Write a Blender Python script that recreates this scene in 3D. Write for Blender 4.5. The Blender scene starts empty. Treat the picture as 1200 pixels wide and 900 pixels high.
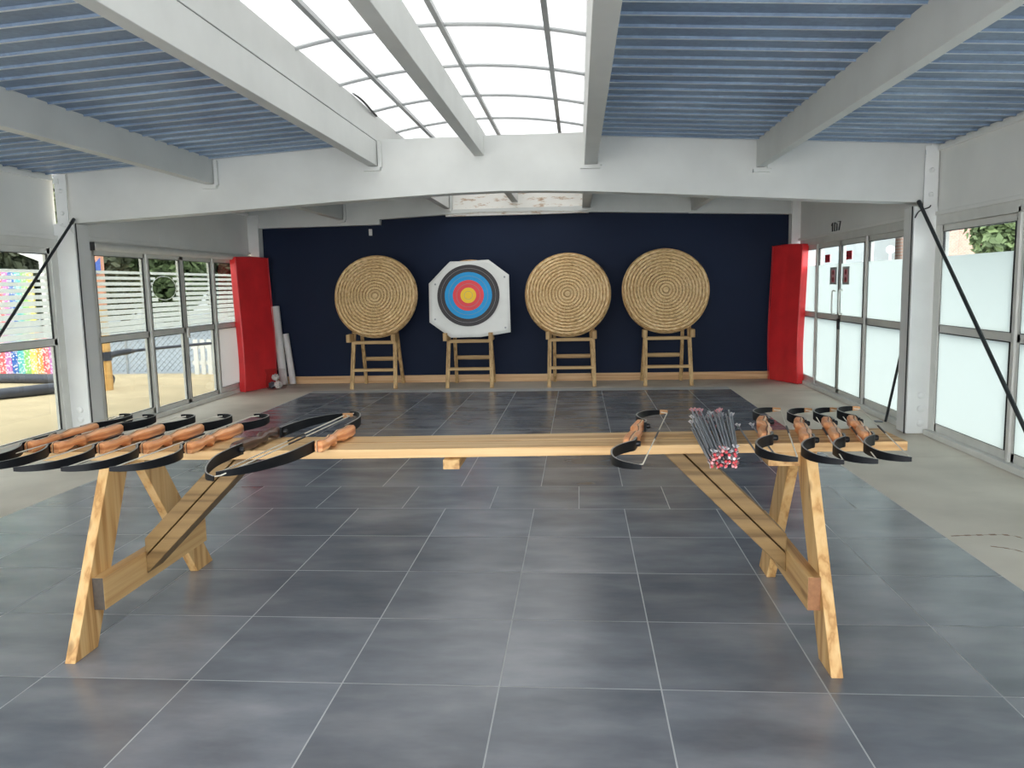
import bpy, bmesh, math, random
from mathutils import Vector, Matrix
random.seed(7)
S = bpy.context.scene
COL = S.collection
PI = math.pi

# ------------------------------------------------------------------ materials
def new_mat(name):
    m = bpy.data.materials.new(name); m.use_nodes = True
    nt = m.node_tree
    for n in list(nt.nodes): nt.nodes.remove(n)
    out = nt.nodes.new('ShaderNodeOutputMaterial')
    return m, nt, out
def N(nt, t, **kw):
    n = nt.nodes.new(t)
    for k, v in kw.items():
        if k.startswith('i_'):
            key = k[2:]
            key = int(key) if key.isdigit() else key.replace('_', ' ')
            n.inputs[key].default_value = v
        else: setattr(n, k, v)
    return n
def L(nt, a, b): nt.links.new(a, b)
def c4(c): return (c[0], c[1], c[2], 1.0)
def srgb(r, g, b):
    f = lambda u: (u/255/12.92) if u/255 <= .04045 else ((u/255+.055)/1.055)**2.4
    return (f(r), f(g), f(b))
def ramp(nt, fac, stops):
    r = nt.nodes.new('ShaderNodeValToRGB')
    e = r.color_ramp.elements
    while len(e) > 1: e.remove(e[-1])
    e[0].position = stops[0][0]; e[0].color = c4(stops[0][1])
    for p, c in stops[1:]:
        k = e.new(p); k.color = c4(c)
    L(nt, fac, r.inputs['Fac'])
    return r
def plain(name, col, rough=.5, spec=.5, metal=0., noise=.12, scale=6., bump=0., bscale=60.):
    """principled colour broken up by a soft noise"""
    m, nt, out = new_mat(name)
    b = N(nt, 'ShaderNodeBsdfPrincipled')
    b.inputs['Roughness'].default_value = rough
    b.inputs['Specular IOR Level'].default_value = spec
    b.inputs['Metallic'].default_value = metal
    tc = N(nt, 'ShaderNodeTexCoord')
    nz = N(nt, 'ShaderNodeTexNoise'); nz.inputs['Scale'].default_value = scale; nz.inputs['Detail'].default_value = 5
    L(nt, tc.outputs['Object'], nz.inputs['Vector'])
    lo = tuple(x*(1-noise) for x in col); hi = tuple(min(1, x*(1+noise)) for x in col)
    r = ramp(nt, nz.outputs['Fac'], [(.3, lo), (.7, hi)])
    L(nt, r.outputs['Color'], b.inputs['Base Color'])
    if bump:
        n2 = N(nt, 'ShaderNodeTexNoise'); n2.inputs['Scale'].default_value = bscale; n2.inputs['Detail'].default_value = 4
        L(nt, tc.outputs['Object'], n2.inputs['Vector'])
        bp = N(nt, 'ShaderNodeBump'); bp.inputs['Strength'].default_value = bump; bp.inputs['Distance'].default_value = .01
        L(nt, n2.outputs['Fac'], bp.inputs['Height']); L(nt, bp.outputs['Normal'], b.inputs['Normal'])
    L(nt, b.outputs['BSDF'], out.inputs['Surface'])
    return m
def wood(name, c_lo, c_mid, c_hi, axis=0, rough=.5, scale=14., knots=True):
    """long grain along the given local axis"""
    m, nt, out = new_mat(name)
    b = N(nt, 'ShaderNodeBsdfPrincipled'); b.inputs['Roughness'].default_value = rough
    b.inputs['Specular IOR Level'].default_value = .3
    tc = N(nt, 'ShaderNodeTexCoord'); mp = N(nt, 'ShaderNodeMapping')
    sc = [scale, scale, scale]; sc[axis] = scale*.03
    mp.inputs['Scale'].default_value = sc
    L(nt, tc.outputs['Object'], mp.inputs['Vector'])
    nz = N(nt, 'ShaderNodeTexNoise'); nz.inputs['Scale'].default_value = 1.6; nz.inputs['Detail'].default_value = 6; nz.inputs['Distortion'].default_value = .15
    L(nt, mp.outputs['Vector'], nz.inputs['Vector'])
    wv = N(nt, 'ShaderNodeMath', operation='MULTIPLY'); wv.inputs[1].default_value = 5.
    L(nt, nz.outputs['Fac'], wv.inputs[0])
    fr = N(nt, 'ShaderNodeMath', operation='PINGPONG'); fr.inputs[1].default_value = 1.
    L(nt, wv.outputs[0], fr.inputs[0])
    r = ramp(nt, fr.outputs[0], [(0, c_lo), (.35, c_mid), (1, c_hi)])
    last = r.outputs['Color']
    if knots:
        vo = N(nt, 'ShaderNodeTexVoronoi'); vo.inputs['Scale'].default_value = 1.0
        mp2 = N(nt, 'ShaderNodeMapping'); s2 = [9., 9., 9.]; s2[axis] = 2.2
        mp2.inputs['Scale'].default_value = s2
        L(nt, tc.outputs['Object'], mp2.inputs['Vector']); L(nt, mp2.outputs['Vector'], vo.inputs['Vector'])
        kr = ramp(nt, vo.outputs['Distance'], [(.06, (1, 1, 1)), (.16, (0, 0, 0))])
        mx = N(nt, 'ShaderNodeMixRGB'); mx.inputs['Color2'].default_value = c4(tuple(x*.45 for x in c_lo))
        ml = N(nt, 'ShaderNodeMath', operation='MULTIPLY'); ml.inputs[1].default_value = .7
        L(nt, kr.outputs['Color'], ml.inputs[0]); L(nt, ml.outputs[0], mx.inputs['Fac'])
        L(nt, last, mx.inputs['Color1']); last = mx.outputs['Color']
    L(nt, last, b.inputs['Base Color'])
    bp = N(nt, 'ShaderNodeBump'); bp.inputs['Strength'].default_value = .15; bp.inputs['Distance'].default_value = .004
    L(nt, fr.outputs[0], bp.inputs['Height']); L(nt, bp.outputs['Normal'], b.inputs['Normal'])
    L(nt, b.outputs['BSDF'], out.inputs['Surface'])
    return m
def glass(name, tint, rough=.02, ior=1.35):
    m, nt, out = new_mat(name)
    t = N(nt, 'ShaderNodeBsdfTransparent'); t.inputs['Color'].default_value = c4(tint)
    g = N(nt, 'ShaderNodeBsdfGlossy'); g.inputs['Roughness'].default_value = rough
    mx = N(nt, 'ShaderNodeMixShader')
    fr = N(nt, 'ShaderNodeFresnel'); fr.inputs['IOR'].default_value = ior
    ge = N(nt, 'ShaderNodeNewGeometry'); iv = N(nt, 'ShaderNodeMath', operation='SUBTRACT'); iv.inputs[0].default_value = 1.
    L(nt, ge.outputs['Backfacing'], iv.inputs[1])
    fm = N(nt, 'ShaderNodeMath', operation='MULTIPLY'); L(nt, fr.outputs[0], fm.inputs[0]); L(nt, iv.outputs[0], fm.inputs[1])
    L(nt, fm.outputs[0], mx.inputs['Fac'])
    L(nt, t.outputs[0], mx.inputs[1]); L(nt, g.outputs[0], mx.inputs[2])
    L(nt, mx.outputs[0], out.inputs['Surface'])
    return m
def frosted(name, tint, trans=.5, clear=.0):
    """translucent sheet: lets daylight through, hides what is behind"""
    m, nt, out = new_mat(name)
    tr = N(nt, 'ShaderNodeBsdfTranslucent'); tr.inputs['Color'].default_value = c4(tint)
    df = N(nt, 'ShaderNodeBsdfDiffuse'); df.inputs['Color'].default_value = c4(tint)
    mx = N(nt, 'ShaderNodeMixShader'); mx.inputs['Fac'].default_value = trans
    L(nt, df.outputs[0], mx.inputs[1]); L(nt, tr.outputs[0], mx.inputs[2])
    last = mx.outputs[0]
    if clear:
        t = N(nt, 'ShaderNodeBsdfTransparent'); t.inputs['Color'].default_value = c4(tint)
        m2 = N(nt, 'ShaderNodeMixShader'); m2.inputs['Fac'].default_value = clear
        L(nt, last, m2.inputs[1]); L(nt, t.outputs[0], m2.inputs[2]); last = m2.outputs[0]
    L(nt, last, out.inputs['Surface'])
    return m

def mat_tiles():
    m, nt, out = new_mat('slate_tile')
    b = N(nt, 'ShaderNodeBsdfPrincipled')
    b.inputs['Specular IOR Level'].default_value = .9
    tc = N(nt, 'ShaderNodeTexCoord')
    geo = N(nt, 'ShaderNodeNewGeometry')
    mp = N(nt, 'ShaderNodeMapping'); mp.inputs['Scale'].default_value = (1.5, 3.6, 1)
    off = N(nt, 'ShaderNodeVectorMath', operation='ADD')
    sc = N(nt, 'ShaderNodeMath', operation='MULTIPLY'); sc.inputs[1].default_value = 40.
    L(nt, geo.outputs['Random Per Island'], sc.inputs[0])
    L(nt, tc.outputs['Object'], off.inputs[0]); L(nt, sc.outputs[0], off.inputs[1])
    L(nt, off.outputs[0], mp.inputs['Vector'])
    nz = N(nt, 'ShaderNodeTexNoise'); nz.inputs['Scale'].default_value = 1.2; nz.inputs['Detail'].default_value = 5; nz.inputs['Roughness'].default_value = .55
    L(nt, mp.outputs['Vector'], nz.inputs['Vector'])
    r = ramp(nt, nz.outputs['Fac'], [(.25, TILE[0]), (.5, TILE[1]), (.78, TILE[2])])
    hs = N(nt, 'ShaderNodeHueSaturation')
    mr = N(nt, 'ShaderNodeMapRange'); mr.inputs['To Min'].default_value = .86; mr.inputs['To Max'].default_value = 1.14
    L(nt, geo.outputs['Random Per Island'], mr.inputs['Value']); L(nt, mr.outputs[0], hs.inputs['Value'])
    L(nt, r.outputs['Color'], hs.inputs['Color']); L(nt, hs.outputs['Color'], b.inputs['Base Color'])
    rr = N(nt, 'ShaderNodeMapRange'); rr.inputs['To Min'].default_value = .22; rr.inputs['To Max'].default_value = .28
    L(nt, nz.outputs['Fac'], rr.inputs['Value']); L(nt, rr.outputs[0], b.inputs['Roughness'])
    bp = N(nt, 'ShaderNodeBump'); bp.inputs['Strength'].default_value = .0; bp.inputs['Distance'].default_value = .001
    L(nt, nz.outputs['Fac'], bp.inputs['Height']); L(nt, bp.outputs['Normal'], b.inputs['Normal'])
    L(nt, b.outputs['BSDF'], out.inputs['Surface'])
    return m
TILE = [srgb(88, 93, 100), srgb(116, 120, 127), srgb(146, 147, 151)]

def mat_concrete():
    m, nt, out = new_mat('concrete')
    b = N(nt, 'ShaderNodeBsdfPrincipled'); b.inputs['Roughness'].default_value = .55
    tc = N(nt, 'ShaderNodeTexCoord')
    nz = N(nt, 'ShaderNodeTexNoise'); nz.inputs['Scale'].default_value = 1.1; nz.inputs['Detail'].default_value = 9
    L(nt, tc.outputs['Object'], nz.inputs['Vector'])
    r = ramp(nt, nz.outputs['Fac'], [(.3, srgb(184, 174, 160)), (.55, srgb(208, 198, 183)), (.8, srgb(222, 213, 199))])
    mp = N(nt, 'ShaderNodeMapping'); mp.inputs['Scale'].default_value = (.9, 3.2, 1)
    L(nt, tc.outputs['Object'], mp.inputs['Vector'])
    n2 = N(nt, 'ShaderNodeTexNoise'); n2.inputs['Scale'].default_value = .9; n2.inputs['Detail'].default_value = 6
    L(nt, mp.outputs['Vector'], n2.inputs['Vector'])
    sr = ramp(nt, n2.outputs['Fac'], [(.62, (0, 0, 0)), (.72, (.4, .4, .4))])
    mx = N(nt, 'ShaderNodeMixRGB'); mx.inputs['Color2'].default_value = c4(srgb(150, 128, 105))
    L(nt, sr.outputs['Color'], mx.inputs['Fac']); L(nt, r.outputs['Color'], mx.inputs['Color1'])
    L(nt, mx.outputs['Color'], b.inputs['Base Color'])
    L(nt, b.outputs['BSDF'], out.inputs['Surface'])
    return m
def mat_straw():
    """coiled straw rope: rings across the local x-z disc, short stitches around it"""
    m, nt, out = new_mat('coiled_straw')
    b = N(nt, 'ShaderNodeBsdfPrincipled'); b.inputs['Roughness'].default_value = .8; b.inputs['Specular IOR Level'].default_value = .2
    tc = N(nt, 'ShaderNodeTexCoord'); sp = N(nt, 'ShaderNodeSeparateXYZ')
    L(nt, tc.outputs['Object'], sp.inputs[0])
    at = N(nt, 'ShaderNodeMath', operation='ARCTAN2'); L(nt, sp.outputs['X'], at.inputs[0]); L(nt, sp.outputs['Z'], at.inputs[1])
    x2 = N(nt, 'ShaderNodeMath', operation='MULTIPLY'); L(nt, sp.outputs['X'], x2.inputs[0]); L(nt, sp.outputs['X'], x2.inputs[1])
    z2 = N(nt, 'ShaderNodeMath', operation='MULTIPLY'); L(nt, sp.outputs['Z'], z2.inputs[0]); L(nt, sp.outputs['Z'], z2.inputs[1])
    ad = N(nt, 'ShaderNodeMath', operation='ADD'); L(nt, x2.outputs[0], ad.inputs[0]); L(nt, z2.outputs[0], ad.inputs[1])
    rd = N(nt, 'ShaderNodeMath', operation='SQRT'); L(nt, ad.outputs[0], rd.inputs[0])
    a2 = N(nt, 'ShaderNodeMath', operation='MULTIPLY'); a2.inputs[1].default_value = 9.; L(nt, at.outputs[0], a2.inputs[0])
    r2 = N(nt, 'ShaderNodeMath', operation='MULTIPLY'); r2.inputs[1].default_value = 100.; L(nt, rd.outputs[0], r2.inputs[0])
    cb = N(nt, 'ShaderNodeCombineXYZ'); L(nt, a2.outputs[0], cb.inputs[0]); L(nt, r2.outputs[0], cb.inputs[1]); L(nt, sp.outputs['Y'], cb.inputs[2])
    nz = N(nt, 'ShaderNodeTexNoise'); nz.inputs['Scale'].default_value = 1.; nz.inputs['Detail'].default_value = 4
    L(nt, cb.outputs[0], nz.inputs['Vector'])
    r = ramp(nt, nz.outputs['Fac'], [(.3, srgb(162, 126, 82)), (.5, srgb(226, 194, 146)), (.72, srgb(250, 228, 188))])
    n3 = N(nt, 'ShaderNodeTexNoise'); n3.inputs['Scale'].default_value = 3.; L(nt, tc.outputs['Object'], n3.inputs['Vector'])
    mx = N(nt, 'ShaderNodeMixRGB', blend_type='MULTIPLY'); mx.inputs['Fac'].default_value = .35
    r3 = ramp(nt, n3.outputs['Fac'], [(.35, srgb(215, 195, 165)), (.65, (1, 1, 1))])
    L(nt, r.outputs['Color'], mx.inputs['Color1']); L(nt, r3.outputs['Color'], mx.inputs['Color2'])
    L(nt, mx.outputs['Color'], b.inputs['Base Color'])
    bp = N(nt, 'ShaderNodeBump'); bp.inputs['Strength'].default_value = .6; bp.inputs['Distance'].default_value = .008
    L(nt, nz.outputs['Fac'], bp.inputs['Height']); L(nt, bp.outputs['Normal'], b.inputs['Normal'])
    L(nt, b.outputs['BSDF'], out.inputs['Surface'])
    return m
def mat_rainbow():
    m, nt, out = new_mat('rainbow_cloth')
    b = N(nt, 'ShaderNodeBsdfPrincipled'); b.inputs['Roughness'].default_value = .7
    tc = N(nt, 'ShaderNodeTexCoord'); sp = N(nt, 'ShaderNodeSeparateXYZ'); L(nt, tc.outputs['Object'], sp.inputs[0])
    ml = N(nt, 'ShaderNodeMath', operation='MULTIPLY'); ml.inputs[1].default_value = 1.15; L(nt, sp.outputs['X'], ml.inputs[0])
    fr = N(nt, 'ShaderNodeMath', operation='FRACT'); L(nt, ml.outputs[0], fr.inputs[0])
    cs = [srgb(60, 110, 190), srgb(90, 190, 190), srgb(150, 205, 120), srgb(240, 225, 110), srgb(245, 165, 80), srgb(235, 105, 110), srgb(200, 120, 190)]
    r = ramp(nt, fr.outputs[0], [(i/7, c) for i, c in enumerate(cs)])
    r.color_ramp.interpolation = 'CONSTANT'
    wv = N(nt, 'ShaderNodeTexVoronoi'); wv.inputs['Scale'].default_value = 26.; L(nt, tc.outputs['Object'], wv.inputs['Vector'])
    wr = ramp(nt, wv.outputs['Distance'], [(.25, (1, 1, 1)), (.55, (0, 0, 0))])
    mm = N(nt, 'ShaderNodeMath', operation='MULTIPLY'); mm.inputs[1].default_value = .9; L(nt, wr.outputs['Color'], mm.inputs[0])
    mx = N(nt, 'ShaderNodeMixRGB'); mx.inputs['Color2'].default_value = (.9, .9, .88, 1)
    L(nt, mm.outputs[0], mx.inputs['Fac']); L(nt, r.outputs['Color'], mx.inputs['Color1'])
    L(nt, mx.outputs['Color'], b.inputs['Base Color']); L(nt, b.outputs['BSDF'], out.inputs['Surface'])
    return m
def mat_brick(name, c1, c2, mortar):
    m, nt, out = new_mat(name)
    b = N(nt, 'ShaderNodeBsdfPrincipled'); b.inputs['Roughness'].default_value = .85
    tc = N(nt, 'ShaderNodeTexCoord'); mp = N(nt, 'ShaderNodeMapping'); mp.inputs['Rotation'].default_value = (PI/2, 0, 0)
    L(nt, tc.outputs['Object'], mp.inputs['Vector'])
    br = N(nt, 'ShaderNodeTexBrick'); br.inputs['Scale'].default_value = 4.
    br.inputs['Color1'].default_value = c4(c1); br.inputs['Color2'].default_value = c4(c2); br.inputs['Mortar'].default_value = c4(mortar)
    L(nt, mp.outputs['Vector'], br.inputs['Vector']); L(nt, br.outputs['Color'], b.inputs['Base Color'])
    L(nt, b.outputs['BSDF'], out.inputs['Surface'])
    return m
def mat_peeling():
    m, nt, out = new_mat('peeling_white_paint')
    b = N(nt, 'ShaderNodeBsdfPrincipled'); b.inputs['Roughness'].default_value = .8
    tc = N(nt, 'ShaderNodeTexCoord'); mp = N(nt, 'ShaderNodeMapping'); mp.inputs['Scale'].default_value = (2.5, 1, 9)
    L(nt, tc.outputs['Object'], mp.inputs['Vector'])
    nz = N(nt, 'ShaderNodeTexNoise'); nz.inputs['Scale'].default_value = 1.7; nz.inputs['Detail'].default_value = 9; nz.inputs['Roughness'].default_value = .7
    L(nt, mp.outputs['Vector'], nz.inputs['Vector'])
    r = ramp(nt, nz.outputs['Fac'], [(.30, srgb(150, 105, 80)), (.40, srgb(205, 185, 165)), (.46, srgb(235, 232, 226))])
    L(nt, r.outputs['Color'], b.inputs['Base Color']); L(nt, b.outputs['BSDF'], out.inputs['Surface'])
    return m
def mat_galv():
    m, nt, out = new_mat('galvanised_sheet')
    b = N(nt, 'ShaderNodeBsdfPrincipled'); b.inputs['Roughness'].default_value = .42; b.inputs['Metallic'].default_value = .0
    tc = N(nt, 'ShaderNodeTexCoord')
    nz = N(nt, 'ShaderNodeTexNoise'); nz.inputs['Scale'].default_value = 1.3; nz.inputs['Detail'].default_value = 6
    L(nt, tc.outputs['Object'], nz.inputs['Vector'])
    r = ramp(nt, nz.outputs['Fac'], [(.3, srgb(110, 130, 156)), (.55, srgb(134, 155, 180)), (.75, srgb(160, 178, 198))])
    vo = N(nt, 'ShaderNodeTexVoronoi'); vo.inputs['Scale'].default_value = 38.; L(nt, tc.outputs['Object'], vo.inputs['Vector'])
    vr = ramp(nt, vo.outputs['Color'], [(0, (.72, .72, .74)), (1, (1.0, 1.0, 1.0))])
    mx = N(nt, 'ShaderNodeMixRGB', blend_type='MULTIPLY'); mx.inputs['Fac'].default_value = .8
    L(nt, r.outputs['Color'], mx.inputs['Color1']); L(nt, vr.outputs['Color'], mx.inputs['Color2'])
    L(nt, mx.outputs['Color'], b.inputs['Base Color']); L(nt, b.outputs['BSDF'], out.inputs['Surface'])
    return m
def mat_riser(name, a, bcol, c):
    m, nt, out = new_mat(name)
    b = N(nt, 'ShaderNodeBsdfPrincipled'); b.inputs['Roughness'].default_value = .32; b.inputs['Coat Weight'].default_value = .15
    tc = N(nt, 'ShaderNodeTexCoord'); sp = N(nt, 'ShaderNodeSeparateXYZ'); L(nt, tc.outputs['Object'], sp.inputs[0])
    mp = N(nt, 'ShaderNodeMapping'); mp.inputs['Scale'].default_value = (60, 7, 60); L(nt, tc.outputs['Object'], mp.inputs['Vector'])
    nz = N(nt, 'ShaderNodeTexNoise'); nz.inputs['Scale'].default_value = 1.; nz.inputs['Detail'].default_value = 5; L(nt, mp.outputs['Vector'], nz.inputs['Vector'])
    r = ramp(nt, nz.outputs['Fac'], [(.3, a), (.7, bcol)])
    ab = N(nt, 'ShaderNodeMath', operation='ABSOLUTE'); L(nt, sp.outputs['Z'], ab.inputs[0])
    st = ramp(nt, ab.outputs[0], [(.006, (1, 1, 1)), (.0075, (0, 0, 0))])
    mx = N(nt, 'ShaderNodeMixRGB'); mx.inputs['Color2'].default_value = c4(c)
    L(nt, st.outputs['Color'], mx.inputs['Fac']); L(nt, r.outputs['Color'], mx.inputs['Color1'])
    L(nt, mx.outputs['Color'], b.inputs['Base Color']); L(nt, b.outputs['BSDF'], out.inputs['Surface'])
    return m

M = {}
M['tile'] = mat_tiles()
M['grout'] = plain('tile_grout', srgb(176, 178, 178), .8, noise=.08)
M['concrete'] = mat_concrete()
M['crack'] = plain('brown_floor_crack', srgb(150, 122, 100), .8, noise=.3, scale=30)
M['white'] = plain('white_painted_timber', srgb(206, 207, 204), .5, .35, noise=.06, scale=2.2)
M['white_steel'] = plain('white_painted_steel', srgb(226, 227, 225), .45, .4, noise=.05, scale=3.)
M['fascia'] = plain('white_fascia_board', srgb(232, 232, 228), .55, .3, noise=.06, scale=1.2)
M['alu'] = plain('pale_grey_aluminium', srgb(218, 218, 212), .4, .5, noise=.05)
M['gasket'] = plain('black_gasket', srgb(32, 33, 34), .5)
M['navy'] = plain('navy_paint', srgb(12, 27, 52), .6, .2, noise=.16, scale=.7)
M['galv'] = mat_galv()
M['rib'] = plain('rib_painted_light', srgb(206, 212, 216), .4, .5, noise=.15, scale=1.5)  # pale rib undersides: bright light lines put into the sheet's colour
M['pine'] = wood('pine_plank', srgb(170, 128, 82), srgb(198, 160, 110), srgb(212, 178, 130), 0)
M['pine_y'] = wood('pine_plank_across', srgb(162, 120, 74), srgb(190, 150, 98), srgb(204, 168, 116), 1)
M['pine_z'] = wood('pine_leg', srgb(168, 124, 74), srgb(196, 155, 100), srgb(210, 174, 122), 2)
M['end_dark'] = plain('dark_end_grain', srgb(70, 62, 54), .7, noise=.2, scale=60)
M['end_red'] = plain('brown_end_grain', srgb(140, 96, 62), .7, noise=.2, scale=60)
M['brace'] = wood('dark_brace_timber', srgb(96, 74, 44), srgb(120, 95, 60), srgb(134, 108, 70), 0)  # darker brown than the other table timber
M['skirting'] = wood('pine_skirting', srgb(190, 148, 104), srgb(206, 166, 124), srgb(218, 182, 140), 0, knots=False)
M['easel'] = wood('easel_timber', srgb(150, 118, 76), srgb(184, 150, 104), srgb(200, 168, 120), 2, scale=22, knots=False)
M['straw'] = mat_straw()
M['straw_edge'] = plain('straw_edge_rope', srgb(190, 152, 100), .85, .2, noise=.3, scale=40, bump=.5)
M['paper'] = plain('white_target_paper', srgb(226, 226, 222), .6, .3, noise=.03)
M['t_black'] = plain('target_black', srgb(58, 54, 56), .6, noise=.08)
M['t_blue'] = plain('target_blue', srgb(28, 152, 214), .6, noise=.05)
M['t_red'] = plain('target_red', srgb(232, 74, 82), .6, noise=.05)
M['t_gold'] = plain('target_yellow', srgb(246, 204, 52), .6, noise=.05)
M['t_line'] = plain('target_ring_line', srgb(150, 150, 150), .6, noise=.02)
M['red_mat'] = plain('red_vinyl', srgb(222, 50, 54), .38, .5, noise=.12, scale=3., bump=.06, bscale=9)
M['cardboard'] = plain('white_tube_card', srgb(214, 212, 210), .7, noise=.05)
M['limb'] = plain('black_limb_laminate', srgb(14, 16, 20), .5, .2, noise=.1)
M['limb_edge'] = plain('pale_limb_edge', srgb(150, 148, 142), .4, noise=.1)
M['riser'] = mat_riser('riser_wood', srgb(216, 140, 88), srgb(240, 176, 122), srgb(204, 126, 78))
M['riser_dark'] = mat_riser('dark_riser_wood', srgb(70, 50, 42), srgb(98, 72, 60), srgb(52, 36, 30))
M['lam_dark'] = plain('dark_laminate', srgb(112, 58, 38), .35, noise=.1)
M['lam_pale'] = plain('pale_laminate', srgb(226, 190, 146), .35, noise=.08)
M['tan'] = plain('tan_limb_tip', srgb(186, 138, 92), .4, noise=.1)
M['string'] = plain('pale_bowstring', srgb(222, 216, 200), .7, noise=.05)
M['bolt'] = plain('dark_metal_bolt', srgb(38, 38, 40), .35, metal=.6)
M['shaft'] = plain('grey_arrow_shaft', srgb(132, 138, 144), .35, .5, metal=.15, noise=.2, scale=30)
M['nock_red'] = plain('red_arrow_nock', srgb(176, 40, 48), .4)
M['nock_pink'] = plain('pink_arrow_nock', srgb(222, 150, 150), .4)
M['nock_white'] = plain('white_arrow_nock', srgb(232, 228, 224), .4)
M['vane'] = plain('white_vane', srgb(226, 220, 222), .5)
M['vane_pink'] = plain('pink_vane', srgb(214, 142, 146), .5)
M['steel'] = plain('bright_steel', srgb(150, 152, 155), .3, metal=.8)
M['rod'] = plain('black_tie_rod', srgb(38, 42, 44), .45, .5, noise=.1)
M['glass'] = glass('window_glass', (.54, .56, .55))
M['glass_clear'] = glass('clear_glass', (.84, .86, .85))
M['frost'] = frosted('frosted_film', (.66, .69, .675), .85)
M['stripe'] = frosted('white_stripe_film', (.93, .96, .96), .8)
M['panel_white'] = frosted('white_panel', (.58, .58, .58), .5)
M['opal'] = frosted('opal_skylight_sheet', (.31, .31, .305), .6, clear=.12)
M['bar'] = plain('skylight_bar', srgb(176, 178, 178), .4, .5, metal=.2, noise=.05)
M['peel'] = mat_peeling()
M['sign_paper'] = plain('sign_paper_grey', srgb(172, 176, 176), .6, noise=.04)
M['sign_red'] = plain('sign_red', srgb(190, 34, 52), .5, noise=.04)
M['sign_pink'] = plain('sign_pink', srgb(222, 176, 182), .5, noise=.04)
M['sign_black'] = plain('sign_black', srgb(40, 38, 40), .5, noise=.04)
M['poly'] = glass('clear_plastic_film', (.90, .88, .88), .25, 1.08)
M['crumple'] = plain('crumpled_white_paper', srgb(214, 212, 208), .6, noise=.1, scale=20)
M['crumple_dark'] = plain('crumpled_grey_wrap', srgb(86, 88, 98), .5, noise=.2, scale=20)
M['sand'] = plain('pale_sand', srgb(196, 178, 146), .9, .1, noise=.1, scale=1.5, bump=.5, bscale=5)
M['road'] = plain('grey_asphalt', srgb(150, 156, 162), .85, noise=.06)
M['leaf'] = plain('olive_leaves', srgb(88, 92, 68), .6, noise=.35, scale=2.)
M['leaf2'] = plain('green_leaves', srgb(106, 122, 80), .6, noise=.3, scale=2.)
M['trunk'] = plain('grey_bark', srgb(98, 84, 68), .9, noise=.2)
M['wire'] = plain('galvanised_wire', srgb(170, 176, 182), .5, metal=.3)
M['post_wood'] = wood('round_post_timber', srgb(196, 146, 84), srgb(220, 172, 106), srgb(232, 190, 128), 2, knots=False)
M['pipe'] = plain('black_ground_pipe', srgb(62, 66, 78), .4, .5, noise=.15)
M['rainbow'] = mat_rainbow()
M['green'] = plain('sea_green_paint', srgb(60, 180, 140), .5)
M['blue'] = plain('blue_paint', srgb(70, 100, 180), .5)
M['pinkish'] = plain('salmon_paint', srgb(232, 168, 140), .6)
M['brick'] = mat_brick('red_brick', srgb(186, 142, 126), srgb(202, 160, 142), srgb(196, 184, 172))
M['render_grey'] = plain('grey_render', srgb(150, 156, 156), .8, noise=.06)
M['win_white'] = plain('white_window_blind', srgb(232, 232, 230), .5, noise=.03)
M['lamp_white'] = plain('white_globe', srgb(240, 240, 236), .3, noise=.02)

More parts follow.
